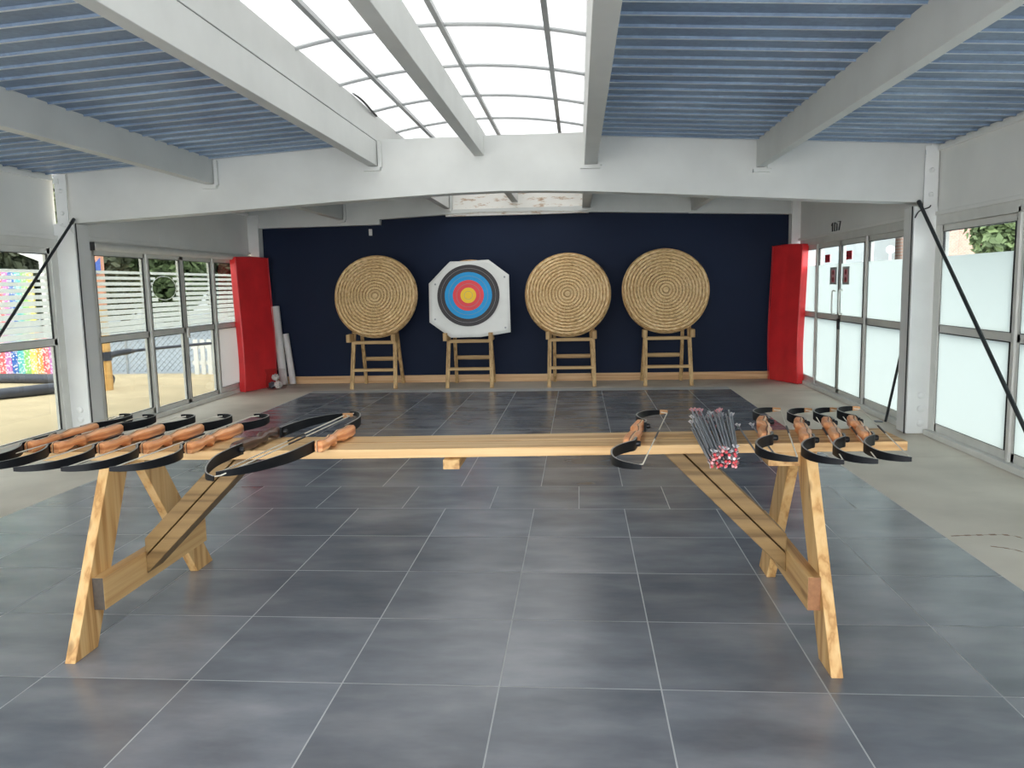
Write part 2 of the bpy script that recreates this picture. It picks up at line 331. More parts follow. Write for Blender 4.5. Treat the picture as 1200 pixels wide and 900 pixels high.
# ------------------------------------------------------------------ mesh tools
class MB:
    def __init__(s): s.v = []; s.f = []; s.mi = []
    def add(s, vs, fs, mi=0):
        o = len(s.v); s.v += [tuple(v) for v in vs]
        for f in fs: s.f.append(tuple(i+o for i in f)); s.mi.append(mi)
        return s
    def box(s, x0, y0, z0, x1, y1, z1, mi=0):
        vs = [(x0,y0,z0),(x1,y0,z0),(x1,y1,z0),(x0,y1,z0),(x0,y0,z1),(x1,y0,z1),(x1,y1,z1),(x0,y1,z1)]
        return s.add(vs, [(0,3,2,1),(4,5,6,7),(0,1,5,4),(1,2,6,5),(2,3,7,6),(3,0,4,7)], mi)
    def prism(s, poly, axis, a, b, mi=0):
        """extrude a 2-D polygon (counter-clockwise) along an axis from a to b"""
        n = len(poly)
        def P(p, t):
            return (t, p[0], p[1]) if axis == 0 else ((p[0], t, p[1]) if axis == 1 else (p[0], p[1], t))
        vs = [P(p, a) for p in poly] + [P(p, b) for p in poly]
        fs = [tuple(range(n))[::-1], tuple(range(n, 2*n))] + [(i, (i+1) % n, (i+1) % n + n, i+n) for i in range(n)]
        if axis == 1: fs = [f[::-1] for f in fs]
        return s.add(vs, fs, mi)
    def bar(s, p0, p1, w, h, up=(0, 0, 1), mi=0):
        p0 = Vector(p0); p1 = Vector(p1); d = (p1-p0).normalized()
        u = Vector(up); a = d.cross(u)
        if a.length < 1e-5: a = d.cross(Vector((1, 0, 0)))
        a.normalize(); c = a.cross(d).normalized()
        vs = []
        for p in (p0, p1):
            for sa, sc in ((-1,-1),(1,-1),(1,1),(-1,1)): vs.append(p + a*sa*w/2 + c*sc*h/2)
        return s.add(vs, [(3,2,1,0),(4,5,6,7),(0,1,5,4),(1,2,6,5),(2,3,7,6),(3,0,4,7)], mi)
    def tube(s, pts, r, n=8, mi=0, caps=True):
        pts = [Vector(p) for p in pts]; k = len(pts)
        rs = r if isinstance(r, (list, tuple)) else [r]*k
        rings = []; ref = None
        for i, p in enumerate(pts):
            d = (pts[min(i+1, k-1)] - pts[max(i-1, 0)]).normalized()
            if ref is None:
                ref = Vector((0, 0, 1)) if abs(d.z) < .9 else Vector((1, 0, 0))
            a = d.cross(ref).normalized(); b = a.cross(d).normalized(); ref = b
            rings.append([p + (a*math.cos(t) + b*math.sin(t))*rs[i] for t in [2*PI*j/n for j in range(n)]])
        vs = [v for rg in rings for v in rg]; fs = []
        for i in range(k-1):
            for j in range(n):
                fs.append((i*n+j, i*n+(j+1) % n, (i+1)*n+(j+1) % n, (i+1)*n+j))
        if caps: fs += [tuple(range(n))[::-1], tuple(range((k-1)*n, k*n))]
        return s.add(vs, fs, mi)
    def lathe(s, prof, n=48, axis=2, center=(0, 0, 0), mi=0, caps=True):
        """prof: (radius, height) pairs, turned about an axis"""
        vs = []; fs = []
        for (r, h) in prof:
            for j in range(n):
                t = 2*PI*j/n; c, q = r*math.cos(t), r*math.sin(t)
                p = (c, q, h) if axis == 2 else ((q, h, c) if axis == 1 else (h, c, q))
                vs.append(tuple(p[i]+center[i] for i in range(3)))
        for i in range(len(prof)-1):
            for j in range(n): fs.append((i*n+j, i*n+(j+1) % n, (i+1)*n+(j+1) % n, (i+1)*n+j))
        if caps and prof[0][0] > 1e-6: fs.append(tuple(range(n))[::-1])
        if caps and prof[-1][0] > 1e-6: fs.append(tuple(range((len(prof)-1)*n, len(prof)*n)))
        return s.add(vs, fs, mi)
    def build(s, name, mats, parent=None, loc=(0, 0, 0), smooth=False, bevel=0.):
        me = bpy.data.meshes.new(name)
        me.from_pydata(s.v, [], s.f)
        if not isinstance(mats, (list, tuple)): mats = [mats]
        for m in mats: me.materials.append(m)
        me.polygons.foreach_set('material_index', s.mi)
        bm = bmesh.new(); bm.from_mesh(me)
        bmesh.ops.remove_doubles(bm, verts=bm.verts, dist=1e-6)
        bmesh.ops.recalc_face_normals(bm, faces=bm.faces)
        bm.to_mesh(me); bm.free()
        if smooth:
            me.polygons.foreach_set('use_smooth', [True]*len(me.polygons))
            try: me.set_sharp_from_angle(angle=math.radians(40))
            except Exception: pass
        o = bpy.data.objects.new(name, me); COL.objects.link(o)
        o.location = loc
        if parent: o.parent = parent
        if bevel:
            b = o.modifiers.new('bevel', 'BEVEL'); b.width = bevel; b.segments = 2; b.limit_method = 'ANGLE'
        return o
def empty(name, loc=(0, 0, 0), rz=0., parent=None):
    o = bpy.data.objects.new(name, None); COL.objects.link(o); o.location = loc; o.rotation_euler = (0, 0, rz)
    o.empty_display_size = .1
    if parent: o.parent = parent
    return o
def tag(o, label, cat, group=None, kind=None):
    o['label'] = label; o['category'] = cat
    if group: o['group'] = group
    if kind: o['kind'] = kind
    return o
def struct(o, label=None, cat=None):
    o['kind'] = 'structure'
    if label: o['label'] = label
    if cat: o['category'] = cat
    return o
def copy_tree(o, parent=None):
    c = o.copy(); COL.objects.link(c)
    if parent: c.parent = parent
    for ch in list(o.children): copy_tree(ch, c)
    return c
def spline(pts, k=6):
    """Catmull-Rom through the points"""
    P = [Vector(p) for p in pts]; out = []
    for i in range(len(P)-1):
        a = P[max(i-1, 0)]; b = P[i]; c = P[i+1]; d = P[min(i+2, len(P)-1)]
        for j in range(k):
            t = j/k
            out.append(.5*((2*b)+(c-a)*t+(2*a-5*b+4*c-d)*t*t+(3*b-a-3*c+d)*t*t*t))
    out.append(P[-1])
    return out

# ------------------------------------------------------------------ the room
XL, XR, YB, YF = -5.09, 3.25, 12.42, -3.0
XLF, XRF = -5.27, 3.32      # glazing line of the front bay
XM = -.92
def roof_z(x): return 2.92 - .058*abs(x-XM)

# floor: concrete slab with a field of slate tiles let into it
fl = MB(); fl.box(XL-.3, YF, -.15, XR+.2, YB+.2, -.002)
floor = struct(fl.build('floor', M['concrete']), 'pale concrete floor round the dark tiled field', 'floor')
gx0, gx1, gy1 = -3.911, 2.089, 11.5
MB().box(gx0, YF, -.002, gx1, gy1, -.0008).build('grout_bed', M['grout'], floor)
tl = MB(); g = .0028
r0 = -10
for r in range(r0, 15):
    y0 = 2.824 + .6*(r-1) + .0; y1 = min(y0+.6, gy1)
    if y1 <= YF or y0 >= gy1: continue
    y0 = max(y0, YF)
    shift = .3 if r == 5 else (.02 if r > 5 else 0.)
    x = gx0 - .6 + shift
    while x < gx1:
        a = max(x, gx0); b = min(x+.6, gx1)
        if b-a > .05: tl.add([(a+g, y0+g, 0), (b-g, y0+g, 0), (b-g, y1-g, 0), (a+g, y1-g, 0)], [(0, 1, 2, 3)])
        x += .6
tl.build('tile_field', M['tile'], floor)

# brown crack lines in the concrete by the right edge of the tiles
ck = MB()
for pts in ([(2.13, 4.68), (2.28, 4.70), (2.46, 4.70), (2.55, 4.56), (2.62, 4.42)], [(2.26, 4.50), (2.36, 4.44), (2.45, 4.28)]):
    sp_ = spline([(x, y, 0) for x, y in pts], 5)
    for i_ in range(len(sp_)-1):
        wv_ = .008+.006*math.sin(3*i_)
        a_, b_ = sp_[i_], sp_[i_+1]
        ck.add([(a_.x, a_.y-wv_, -.0012), (b_.x, b_.y-wv_, -.0012), (b_.x, b_.y+wv_, -.0012), (a_.x, a_.y+wv_, -.0012)], [(0, 1, 2, 3)])
ck.build('crack', M['crack'], floor)

# ceiling: ribbed sheet either side of the skylight
def roof_sheet(mb, x0, x1):
    xs = [x0, x1]
    prof = []
    y = YF
    while y < YB:
        prof += [(y, 0), (y+.160, 0), (y+.168, -.013), (y+.186, -.013)]
        y += .2
    prof.append((y, 0))
    vs = []; fs = []
    for (yy, dz) in prof:
        vs += [(x0, yy, roof_z(x0)+dz+.022), (x1, yy, roof_z(x1)+dz+.022)]
    for i in range(len(prof)-1):
        fs.append((2*i, 2*i+1, 2*i+3, 2*i+2))
    k0 = len(mb.f); mb.add(vs, fs)
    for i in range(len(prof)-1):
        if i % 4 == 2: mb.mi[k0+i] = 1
    # upper skin
    mb.add([(x0, YF, roof_z(x0)+.06), (x1, YF, roof_z(x1)+.06), (x1, YB, roof_z(x1)+.06), (x0, YB, roof_z(x0)+.06)], [(0, 1, 2, 3)])
rm = MB(); roof_sheet(rm, XL-.3, -1.98); roof_sheet(rm, .15, XR+.3)
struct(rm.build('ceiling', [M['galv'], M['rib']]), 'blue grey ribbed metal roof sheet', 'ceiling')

# purlins running the length of the room
def purlin(x0, x1, z0, z1, label):
    o = struct(MB().box(x0, YF, z0, x1, 12.3, z1).build('roof_beam', M['white'], bevel=.004), label, 'beam')
    return o
purlin(-3.68, -3.58, 2.545, 2.80, 'white roof beam under the left ribbed ceiling')
purlin(-2.02, -1.93, 2.665, 2.897, 'white roof beam along the left edge of the skylight')
purlin(-.985, -.89, 2.73, 2.96, 'white roof beam under the middle of the skylight')
purlin(.07, .19, 2.617, 3.15, 'white roof beam along the right edge of the skylight')
purlin(1.675, 1.75, 2.538, 2.80, 'white roof beam under the right ribbed ceiling')

# cross beams (arched underside)
def arch_beam(y0, y1, bottom, label, xs0, xs1, top=None):
    pts = [(x, z) for x, z in bottom]
    tops = []
    for x in (xs1, .19, -2.02, xs0):
        tops.append((x, roof_z(x)+.004))
    tops = [(xs1, roof_z(xs1)+.026), (.2, roof_z(.2)+.026), (.06, 2.915), (-1.94, 2.915), (-2.03, roof_z(-2.03)+.026), (xs0, roof_z(xs0)+.026)]
    if top: tops = top
    o = MB().prism(pts+tops, 1, y0, y1).build('roof_beam', M['white'])
    return struct(o, label, 'beam')
arch_beam(7.87, 8.07, [(-5.12, 2.203), (-4.2, 2.246), (-3.35, 2.287), (-2.5, 2.332), (-1.63, 2.371), (-1.2, 2.388), (-.75, 2.395), (-.3, 2.384), (.11, 2.367), (.8, 2.324), (1.47, 2.279), (2.3, 2.224), (XR, 2.168)],
          'wide white cross beam with arched underside over the middle of the room', -5.12, XR)
arch_beam(12.27, 12.40, [(XL, 2.445), (-3.02, 2.455), (-3.019, 2.535), (-1.5, 2.6), (-.5, 2.595), (.2, 2.558), (1.7, 2.5), (XR, 2.44)],
          'white cross beam above the navy back wall', XL, XR, top=[(XR, 2.70), (.2, 2.876), (.19, 2.648), (-2.0, 2.648), (-2.01, 2.878), (XL, 2.70)])
# hangers where the purlins meet the cross beams
hg = MB()
for y in (7.87, 12.27):
    for x0, x1, zb in ((-3.70, -3.55, 2.50), (-2.06, -1.90, 2.62), (.03, .22, 2.575), (1.64, 1.79, 2.49)):
        hg.box(x0, y-.05, zb, x1, y+.01, zb+.03)
        hg.box(x1-.02, y-.04, zb+.03, x1+.015, y+.01, zb+.27)
struct(hg.build('trim_1', M['white']), 'white hanger brackets where the roof beams meet the cross beams', 'bracket')

# skylight: curbs, barrel of opal sheet, bars
sk = empty('window_1'); struct(sk, 'long barrel shaped opal skylight with grey bars', 'skylight')
cu = MB()
cu.box(-2.02, YF, 2.90, -1.925, 12.3, 3.15)
cu.box(.075, YF, 3.15, .2, 12.3, 3.19)
cu.build('curb', M['white'], sk, bevel=.003)
SPR, APX = 3.15, 3.262
def vault(t):
    x = -1.93 + t*(.09+1.93)
    return x, SPR + (APX-SPR)*(1-((t-.5)/.5)**2)
vv = []; K = 24
for y in (YF, 12.3):
    for i in range(K+1):
        x, z = vault(i/K); vv.append((x, y, z))
MB().add(vv, [(i, i+1, K+2+i, K+1+i) for i in range(K)]).build('opal_sheet', M['opal'], sk, smooth=True)
for yy in [8.72 + 1.03*k for k in range(-11, 4)]:
    MB().tube([(vault(i/K)[0], yy, vault(i/K)[1]-.012) for i in range(K+1)], .014, 6).build('cross_bar', M['bar'], sk, smooth=True)
for xx in (-1.64, -.905, -.19):
    t = (xx+1.93)/2.02
    MB().box(xx-.018, YF, vault(t)[1]-.035, xx+.018, 12.3, vault(t)[1]-.004).build('long_bar', M['bar'], sk)
# stub of torn sealing strip on the left curb
MB().tube(spline([(-1.915, 7.0, 3.165), (-1.90, 7.3, 3.15), (-1.905, 7.65, 3.13), (-1.918, 7.85, 3.135)]), .010, 6).build('torn_seal', M['gasket'], sk, smooth=True)
MB().box(-2.0, 12.30, 2.55, .17, 12.40, 3.3).build('end_wall', M['peel'], sk)

# back wall, baseboard, sensor
struct(MB().box(XL-.15, YB, -.1, XR+.15, YB+.15, 3.3).build('wall_back', M['navy']), 'dark navy painted back wall', 'wall')
struct(MB().box(-4.85, YB-.025, 0, 2.95, YB, .115).build('baseboard_back', M['skirting'], bevel=.003), 'pine baseboard along the navy wall', 'baseboard')
tag(MB().box(-3.225, YB-.03, 2.30, -3.175, YB, 2.40).build('wall_sensor', M['white_steel'], bevel=.006), 'small white box fixed high on the navy wall left of centre', 'sensor')

# side walls: fascia board above the glazing, posts, jambs
def side_wall(name, s, Xf, Xb, label):
    mb = MB(); z0 = 2.045
    joints = [YF, 2.6, 7.87, 9.55, 12.42] if s < 0 else [YF, 2.6, 7.87, 12.42]
    for y0, y1 in zip(joints[:-1], joints[1:]):
        X = Xf if y1 < 8 else Xb
        a, b = (X-.12, X) if s < 0 else (X, X+.12)
        mb.box(a, y0+.003, z0, b, y1-.003, roof_z(X)+.04)
    for X, ya, yb in ((Xf, YF, 7.82), (Xb, 8.07, 12.22)):
        zt = roof_z(X)+.04
        c, d = (X, X+.035) if s < 0 else (X-.035, X)
        mb.box(c, ya, zt-.085, d, yb, zt-.045); mb.box(c, ya, 2.045, d, yb, 2.08)
    return struct(mb.build(name, M['fascia'], bevel=.003), label, 'wall')
side_wall('wall_left', -1, XLF, XL, 'white fascia wall above the left glazing')
side_wall('wall_right', 1, XRF, XR, 'white fascia wall above the right glazing')

# steel columns either side and in the back corners
def column(s, x0, x1, y0, y1, zt, label, bolts=True):
    o = empty('column', ((x0+x1)/2, y0, 0)); struct(o, label, 'column')
    cx = (x0+x1)/2
    mb = MB(); hw = (x1-x0)/2
    mb.box(-hw, 0, 0, hw, y1-y0, zt)
    xi = hw if s < 0 else -hw
    mb.build('shaft', M['white_steel'], o, bevel=.008)
    if bolts:
        MB().box(xi-(.008 if s > 0 else -.004)-.004, .02, .0, xi-(.008 if s > 0 else -.004)+.004, .03, zt).build('seam', M['gasket'], o)
        # splice plate above, rising to the roof
        p = MB(); xa = -.04 if s > 0 else -hw+.085
        p.box(xa, -.012, zt-.01, xa+.12, .0, roof_z(XL if s < 0 else XR)+.0)
        p.box(xa, -.03, roof_z(XR)-.09, xa+.05, -.012, roof_z(XR)-.04)
        p.build('splice_plate', M['white_steel'], o)
        for z in (zt+.10, zt+.32):
            MB().lathe([(.022, 0), (.022, -.012), (.014, -.022), (0, -.024)], 12, 1, (xa+.06, -.012, z)).build('bolt', M['white_steel'], o, smooth=True)
        if s > 0:
            for z in (.10, .24, .37):
                b = MB(); b.lathe([(.034, 0), (.034, -.008), (.026, -.014), (0, -.016)], 14, 1, (hw-.10, 0, z)); b.build('bolt', M['white_steel'], o, smooth=True)
        else:
            for z in (.10, .20, .30):
                b = MB(); b.lathe([(.034, 0), (.034, -.008), (.026, -.014), (0, -.016)], 14, 1, (.02, 0, z)); b.build('bolt', M['white_steel'], o, smooth=True)
        # loose cable loop near the top
        k = -1 if s < 0 else 1
        MB().tube(spline([(xa+.06, -.02, zt+.0), (k*-.0, -.03, zt-.02), (xi*.7, -.025, zt-.05), (xi*.98, -.012, zt-.11)]), .006, 6).build('cable', M['white_steel' if s < 0 else 'gasket'], o, smooth=True)
    return o
column(-1, -5.30, -5.055, 7.82, 8.07, 2.20, 'white steel column standing between the left windows')
column(1, 3.11, 3.34, 7.85, 8.09, 2.14, 'white steel column standing between the right windows')
column(-1, -5.09, -4.92, 12.22, 12.40, 2.64, 'white steel column in the back left corner', False)
column(1, 3.12, 3.25, 12.22, 12.40, 2.64, 'white steel column in the back right corner', False)

# ------------------------------------------------------------------ glazing
def rail(mb, s, X, y0, y1, z0, z1, t=.05):
    a, b = (X-.045, X+t-.045) if s < 0 else (X-t+.045, X+.045)
    mb.box(a, y0, z0, b, y1, z1)
def film_stripes(y0, y1, circle=None, X=XL):
    mb = MB(); z = 1.738; pitch = .0615; k = 0
    while z > 1.06:
        gap = max(.005, .030 - .0027*k); h = pitch - gap
        zz0 = max(z-h, 1.045)
        segs = [(y0, y1)]
        if circle:
            cy, cz, ry, rz = circle; zm = min(max(cz, zz0), z)
            if abs(zm-cz) < rz:
                w = ry*math.sqrt(1-((zm-cz)/rz)**2); segs = [(y0, cy-w), (cy+w, y1)]
        for a, b in segs: mb.box(X-.016, a, zz0, X-.0135, b, z)
        z -= pitch; k += 1
    return mb
def glazed(s, X, y0, y1, name, label, z_head=1.955, mid=1.0, film=None, frost=None, door=False, circle=None, white_low=False, gask=None, cat='window'):
    o = empty(name, (0, 0, 0)); struct(o, label, cat)
    f = MB(); w = .05
    z0 = .05 if not door else .03
    rail(f, s, X, y0, y0+w, z0, z_head); rail(f, s, X, y1-w, y1, z0, z_head)
    rail(f, s, X, y0, y1, z0, z0+.075); rail(f, s, X, y0, y1, z_head-.06, z_head); rail(f, s, X, y0, y1, mid-.035, mid+.035)
    fr = f.build('frame' if not door else 'door_frame', M['alu'], o, bevel=.004)
    # dark gasket lines inside the frame
    gk = MB(); e = .006
    gx0_, gx1_ = X-.012, X+.008
    for (za, zb) in ((z0+.075, mid-.035), (mid+.035, z_head-.06)):
        gk.box(gx0_, y0+w, za, gx1_, y0+w+e, zb); gk.box(gx0_, y1-w-e, za, gx1_, y1-w, zb)
        gk.box(gx0_, y0+w, zb-e, gx1_, y1-w, zb); gk.box(gx0_, y0+w, za, gx1_, y1-w, za+e*.6)
    gk.build('gasket', M['gasket'], o)
    for (za, zb) in ((z0+.075, mid-.035), (mid+.035, z_head-.06)):
        low = za < .5
        if white_low and low:
            MB().box(X-.008, y0+w, za, X+.002, y1-w, zb).build('panel', M['panel_white'], o); continue
        MB().box(X-.006, y0+w, za, X, y1-w, zb).build('pane', M['glass' if s < 0 else 'glass_clear'], o)
    if film: film_stripes(y0+w, y1-w, circle, X).build('film', M['stripe'], o)
    if frost:
        xx = X-.0115
        fm = MB(); fm.box(xx, y0+w+e, z0+.08, xx+.002, y1-w-e, mid-.04); fm.box(xx, y0+w+e, mid+.04, xx+.002, y1-w-e, frost)
        fm.build('film', M['frost'], o)
    return o
# left side
glazed(-1, XL, 8.12, 9.17, 'window_2', 'left window with striped film beside the white column', film=True)
d1 = glazed(-1, XL, 9.20, 10.04, 'door_1', 'left glass door leaf with a round clear patch in its striped film', film=True, door=True, circle=(9.62, 1.545, .29, .145), cat='door')
MB().tube([(XL-.02, 9.62+.29*math.cos(t), 1.545+.145*math.sin(t)) for t in [2*PI*i/40 for i in range(41)]], .004, 6).build('film_ring', M['stripe'], d1)
d2 = glazed(-1, XL, 10.04, 10.90, 'door_2', 'left glass door leaf next to the red mat side', film=True, door=True, cat='door')
MB().box(XL+.0, 10.06, .90, XL+.035, 10.10, 1.03).build('lock_case', M['alu'], d2, bevel=.004)
glazed(-1, XL, 10.93, 12.12, 'window_3', 'left window partly behind the red mat', film=True, white_low=True)
glazed(-1, XLF, 6.32, 7.72, 'window_4', 'left window in front of the white column', film=True, mid=1.015)
for i, (a, b) in enumerate(((4.92, 6.28), (3.52, 4.88), (2.12, 3.48), (.72, 2.08), (-.68, .68), (-2.1, -.72))):
    glazed(-1, XLF, a, b, 'window_%d' % (5+i), 'striped film window further forward on the left side', film=True, mid=1.015)
# right side
glazed(1, XR, 8.12, 9.42, 'window_11', 'frosted right window behind the white column', frost=1.67)
d3 = glazed(1, XR, 9.47, 10.36, 'door_3', 'frosted right door leaf nearer the camera', frost=1.67, door=True, cat='door')
d4 = glazed(1, XR, 10.36, 11.30, 'door_4', 'frosted right door leaf nearer the back wall', frost=1.67, door=True, cat='door')
glazed(1, XR, 11.33, 12.12, 'window_12', 'frosted right window beside the red mat', frost=1.67)
glazed(1, XRF, 6.42, 7.74, 'window_13', 'frosted right window in front of the white column', frost=1.67, mid=1.01)
for i, (a, b) in enumerate(((5.04, 6.38), (3.66, 5.0), (2.28, 3.62), (.9, 2.24), (-.48, .86), (-1.86, -.52))):
    glazed(1, XRF, a, b, 'window_%d' % (14+i), 'frosted window further forward on the right side', frost=1.67, mid=1.01)
# heads, jambs, sills, shutter box
tr = MB()
for s, X in ((-1, XL), (1, XR)):
    XX = XLF if s < 0 else XRF
    for a, b, q in ((YF, 7.82, XX), (8.07, 12.15, X)):
        rail(tr, s, q, a, b, 1.955, 2.045, .07)
        rail(tr, s, q, a, b, -.002, .05, .11)
    rail(tr, s, XX, 7.72, 7.84, .0, 1.96, .06); rail(tr, s, X, 12.10, 12.2, 0, 1.96, .06); rail(tr, s, X, 8.04, 8.13, 0, 1.96, .06)
    ms = (9.17, 10.90) if s < 0 else (9.42, 11.30)
    for q in ((6.28, 4.88, 3.48, 2.08, .68, -.72) if s < 0 else (6.38, 5.0, 3.62, 2.24, .86, -.52)): rail(tr, s, XX, q, q+.04, .0, 2.0, .07)
    for q in ms: rail(tr, s, X, q, q+.04, .0, 2.0, .07)
struct(tr.build('trim_2', M['alu'], bevel=.003), 'pale aluminium heads, jambs and sills of the side glazing', 'trim')
rb = MB(); rb.tube([(XL+.055, 8.07, 1.985), (XL+.055, 12.1, 1.985)], .042, 14)
rb.box(XL, 8.07, 2.0, XL+.05, 12.1, 2.03)
struct(rb.build('trim_3', M['alu'], smooth=True), 'long roller blind box above the left windows', 'blind box')
dk = MB(); dk.box(XL+.03, 8.062, 1.94, XL+.085, 8.069, 2.028)
for s, X, ys in ((-1, XL, (9.168, 6.30)), (1, XR, (9.462, 6.40, 11.325))):
    for y in ys:
        if y < 7: continue
        dk.box(X-.012, y, .06, X-.002, y+.006, 1.95)
struct(dk.build('trim_4', M['gasket']), 'dark rubber strips beside the mullions', 'trim')
# pull handles, stickers and notices on the right doors
for d, y, zs in ((d3, 10.23, (1.06, 1.34)), (d4, 10.50, (1.05, 1.33))):
    MB().tube(spline([(XR-.012, y, zs[0]), (XR-.05, y, zs[0]), (XR-.055, y, (zs[0]+zs[1])/2), (XR-.05, y, zs[1]), (XR-.012, y, zs[1])], 4), .011, 8).build('handle', M['alu'], d, smooth=True)
MB().box(XR-.04, 10.30, .86, XR-.01, 10.34, .99).build('lock', M['bolt'], d3, bevel=.003)
def notice(d, yc, yw):
    x = XR-.0125
    o = MB().box(x-.003, yc-yw/2, 1.415, x, yc+yw/2, 1.632).build('notice', M['sign_paper'], d)
    MB().box(x-.0042, yc-.075, 1.44, x-.003, yc+.075, 1.60).build('notice_panel', M['sign_pink'], o)
    k = MB()
    for zc in (1.565, 1.475):   # two marks, one over the other
        k.lathe([(.034, -.0045-.0), (.034, -.0060)], 18, 0, (x, yc, zc))
    k.build('notice_marks', M['sign_red'], o)
    kk = MB()
    kk.add([(x-.0065, yc-.028, 1.548), (x-.0065, yc+.028, 1.548), (x-.0065, yc, 1.592)], [(0, 1, 2)])
    kk.add([(x-.0065, yc-.028, 1.49), (x-.0065, yc+.028, 1.49), (x-.0065, yc, 1.447)], [(0, 1, 2)])
    kk.build('arrow_marks', M['sign_black'], o)
def sticker(d, yc, zc, w, h):
    x = XR-.0125
    o = MB().box(x-.003, yc-w/2, zc-h/2, x, yc+w/2, zc+h/2).build('sticker', M['sign_red'], d)
    st = MB()
    for q in (-.2, .12):
        st.add([(x-.004, yc-w*.5, zc+h*(q-.02)), (x-.004, yc+w*.5, zc+h*(q+.14)), (x-.004, yc+w*.5, zc+h*(q+.2)), (x-.004, yc-w*.5, zc+h*(q+.04))], [(0, 1, 2, 3)])
    st.build('sticker_stripes', M['sign_black'], o)
notice(d3, 10.115, .25); notice(d4, 10.60, .27)
sticker(d3, 10.02, 1.765, .20, .105); sticker(d4, 10.86, 1.75, .20, .10)
# number painted on the fascia over the right doors: two strokes, a zero, a seven
def stroke(mb, pts, w=.018):
    x = 0.
    for a, b in zip(pts[:-1], pts[1:]): mb.bar((x-.004, a[0], a[1]), (x-.004, b[0], b[1]), .006, w, up=(1, 0, 0))
one = [[(.1, .75), (.55, 1), (.55, 0)]]
zero = [[(0, 0), (0, 1), (1, .8), (1, .2), (0, 0)]]
seven = [[(0, 1), (1, 1), (.35, 0)]]
dn = empty('door_number', (XR, 10.6, 2.13)); tag(dn, 'dark painted number on the white fascia above the right doors', 'number')
for k_, gph in enumerate((one, zero, seven)):
    dg = MB()
    for line in gph: stroke(dg, [(10.76-k_*.135-p[0]*.095-10.6, 2.068+p[1]*.125-2.13) for p in line], .022)
    dg.build('digit', M['sign_black'], dn)

# ------------------------------------------------------------------ tie rods and the leaning bar
def rod(p0, p1, r, label, cat='rod'):
    o = empty('tie_rod', p1); tag(o, label, cat)
    a = Vector(p0)-Vector(p1)
    MB().tube([a, (0, 0, 0)], r, 10).build('shaft', M['rod'], o, smooth=True)
    q = a.normalized()
    e = MB(); e.tube([a-q*.05, a+q*.02], r*1.25, 8); e.build('end_fork', M['rod'], o, smooth=True)
    return o
rod((-5.03, 7.78, 2.225), (-5.03, 5.36, .02), .014, 'black diagonal tie rod running down from the left column')
rod((3.14, 7.82, 2.165), (3.14, 5.45, .02), .016, 'black diagonal tie rod running down from the right column')
lb = empty('leaning_bar', (3.136, 8.43, 0)); tag(lb, 'dark steel bar leaning behind the right column by the glass', 'bar')
MB().tube([(0, 0, .02), (.02, -.318, .84)], .014, 8).build('bar', M['rod'], lb, smooth=True)
MB().tube(spline([(-.02, .02, .012), (-.06, .05, .014), (-.10, .04, .012)]), .012, 8).build('bent_foot', M['steel'], lb, smooth=True)

# ------------------------------------------------------------------ straw bosses on easels
def boss_mesh(o, R=.625, T=.13):
    """coiled disc, axis along local y, front at -T/2; origin at the disc centre"""
    prof = []; rings = 13; step = (R-.02)/rings
    prof.append((0.0, -T/2-.006))
    for i in range(rings):
        r0 = i*step
        for t in (.12, .3, .5, .7, .88):
            prof.append((r0+t*step + .001, -T/2 - .016*math.sin(PI*t)**.7))
        prof.append((r0+step, -T/2+.020))
    prof += [(R-.012, -T/2), (R, -T/4), (R+.004, 0), (R, T/4), (R-.012, T/2), (0, T/2)]
    d = MB(); d.lathe(prof, 96, 1)
    # hand-made: slightly out of round
    d.v = [(x*(1+.008*math.sin(3*math.atan2(z, x)+.5)), y+.004*math.sin(7*x+3*z), z*(1+.006*math.cos(2*math.atan2(z, x)))) for x, y, z in d.v]
    return d.build('straw_disc', M['straw'], o, smooth=True)
def easel(xc, label, xw=.33, rear_dx=0.):
    o = empty('target_stand', (xc, 11.63, 0)); tag(o, label, 'stand', 'wooden target stands')
    top_y, top_z = .30, 1.35
    def fp(x, z): return (x, z*top_y/top_z, z)   # along the leaning front frame
    for s in (-1, 1):
        lg = MB(); lg.bar(fp(s*xw, 0), fp(s*(xw-.03), top_z), .055, .04, up=(0, 1, 0)); lg.build('front_leg', M['easel'], o, bevel=.003)
        rl = MB(); rl.bar((s*(xw-.035)+rear_dx, .70, 0), (s*(xw-.07)+rear_dx*.3, top_y+.03, top_z-.03), .05, .035, up=(0, 1, 0)); rl.build('rear_leg', M['easel'], o, bevel=.003)
        pg = MB(); pg.bar((s*(xw+.004), .16, .76), (s*(xw+.004), -.07, .76), .062, .115); pg.build('peg', M['easel'], o, bevel=.004)
    for z, h in ((.28, .045), (.685, .05)):
        ww = xw-.03*z/top_z; a = fp(-ww, z); b = fp(ww, z)
        MB().bar((a[0], a[1]-.012, z), (b[0], b[1]-.012, z), .03, h).build('front_rung', M['easel_x'], o, bevel=.003)
    yr = .70-(.70-top_y-.03)*(.40/1.32)
    MB().bar((-xw+.045+rear_dx, yr+.02, .40), (xw-.045+rear_dx, yr+.02, .40), .03, .06).build('rear_rung', M['easel_x'], o, bevel=.003)
    MB().bar(fp(-xw+.03, top_z), fp(xw-.03, top_z), .04, .05).build('top_rung', M['easel_x'], o)
    return o
M['easel_x'] = wood('easel_rung_timber', srgb(150, 118, 76), srgb(184, 150, 104), srgb(200, 168, 120), 0, scale=22, knots=False)
LEAN = math.atan2(.30, 1.35)
bosses = [(-3.05, -3.01, 1.365, 'leftmost round straw boss, plain, nearest the red mat and white tubes'),
          (-1.61, -1.595, 1.345, 'round straw boss hidden behind the paper target face'),
          (-.11, -.157, 1.335, 'plain round straw boss standing directly right of the paper target'),
          (1.28, 1.255, 1.365, 'rightmost round straw boss, plain and darker, set highest')]
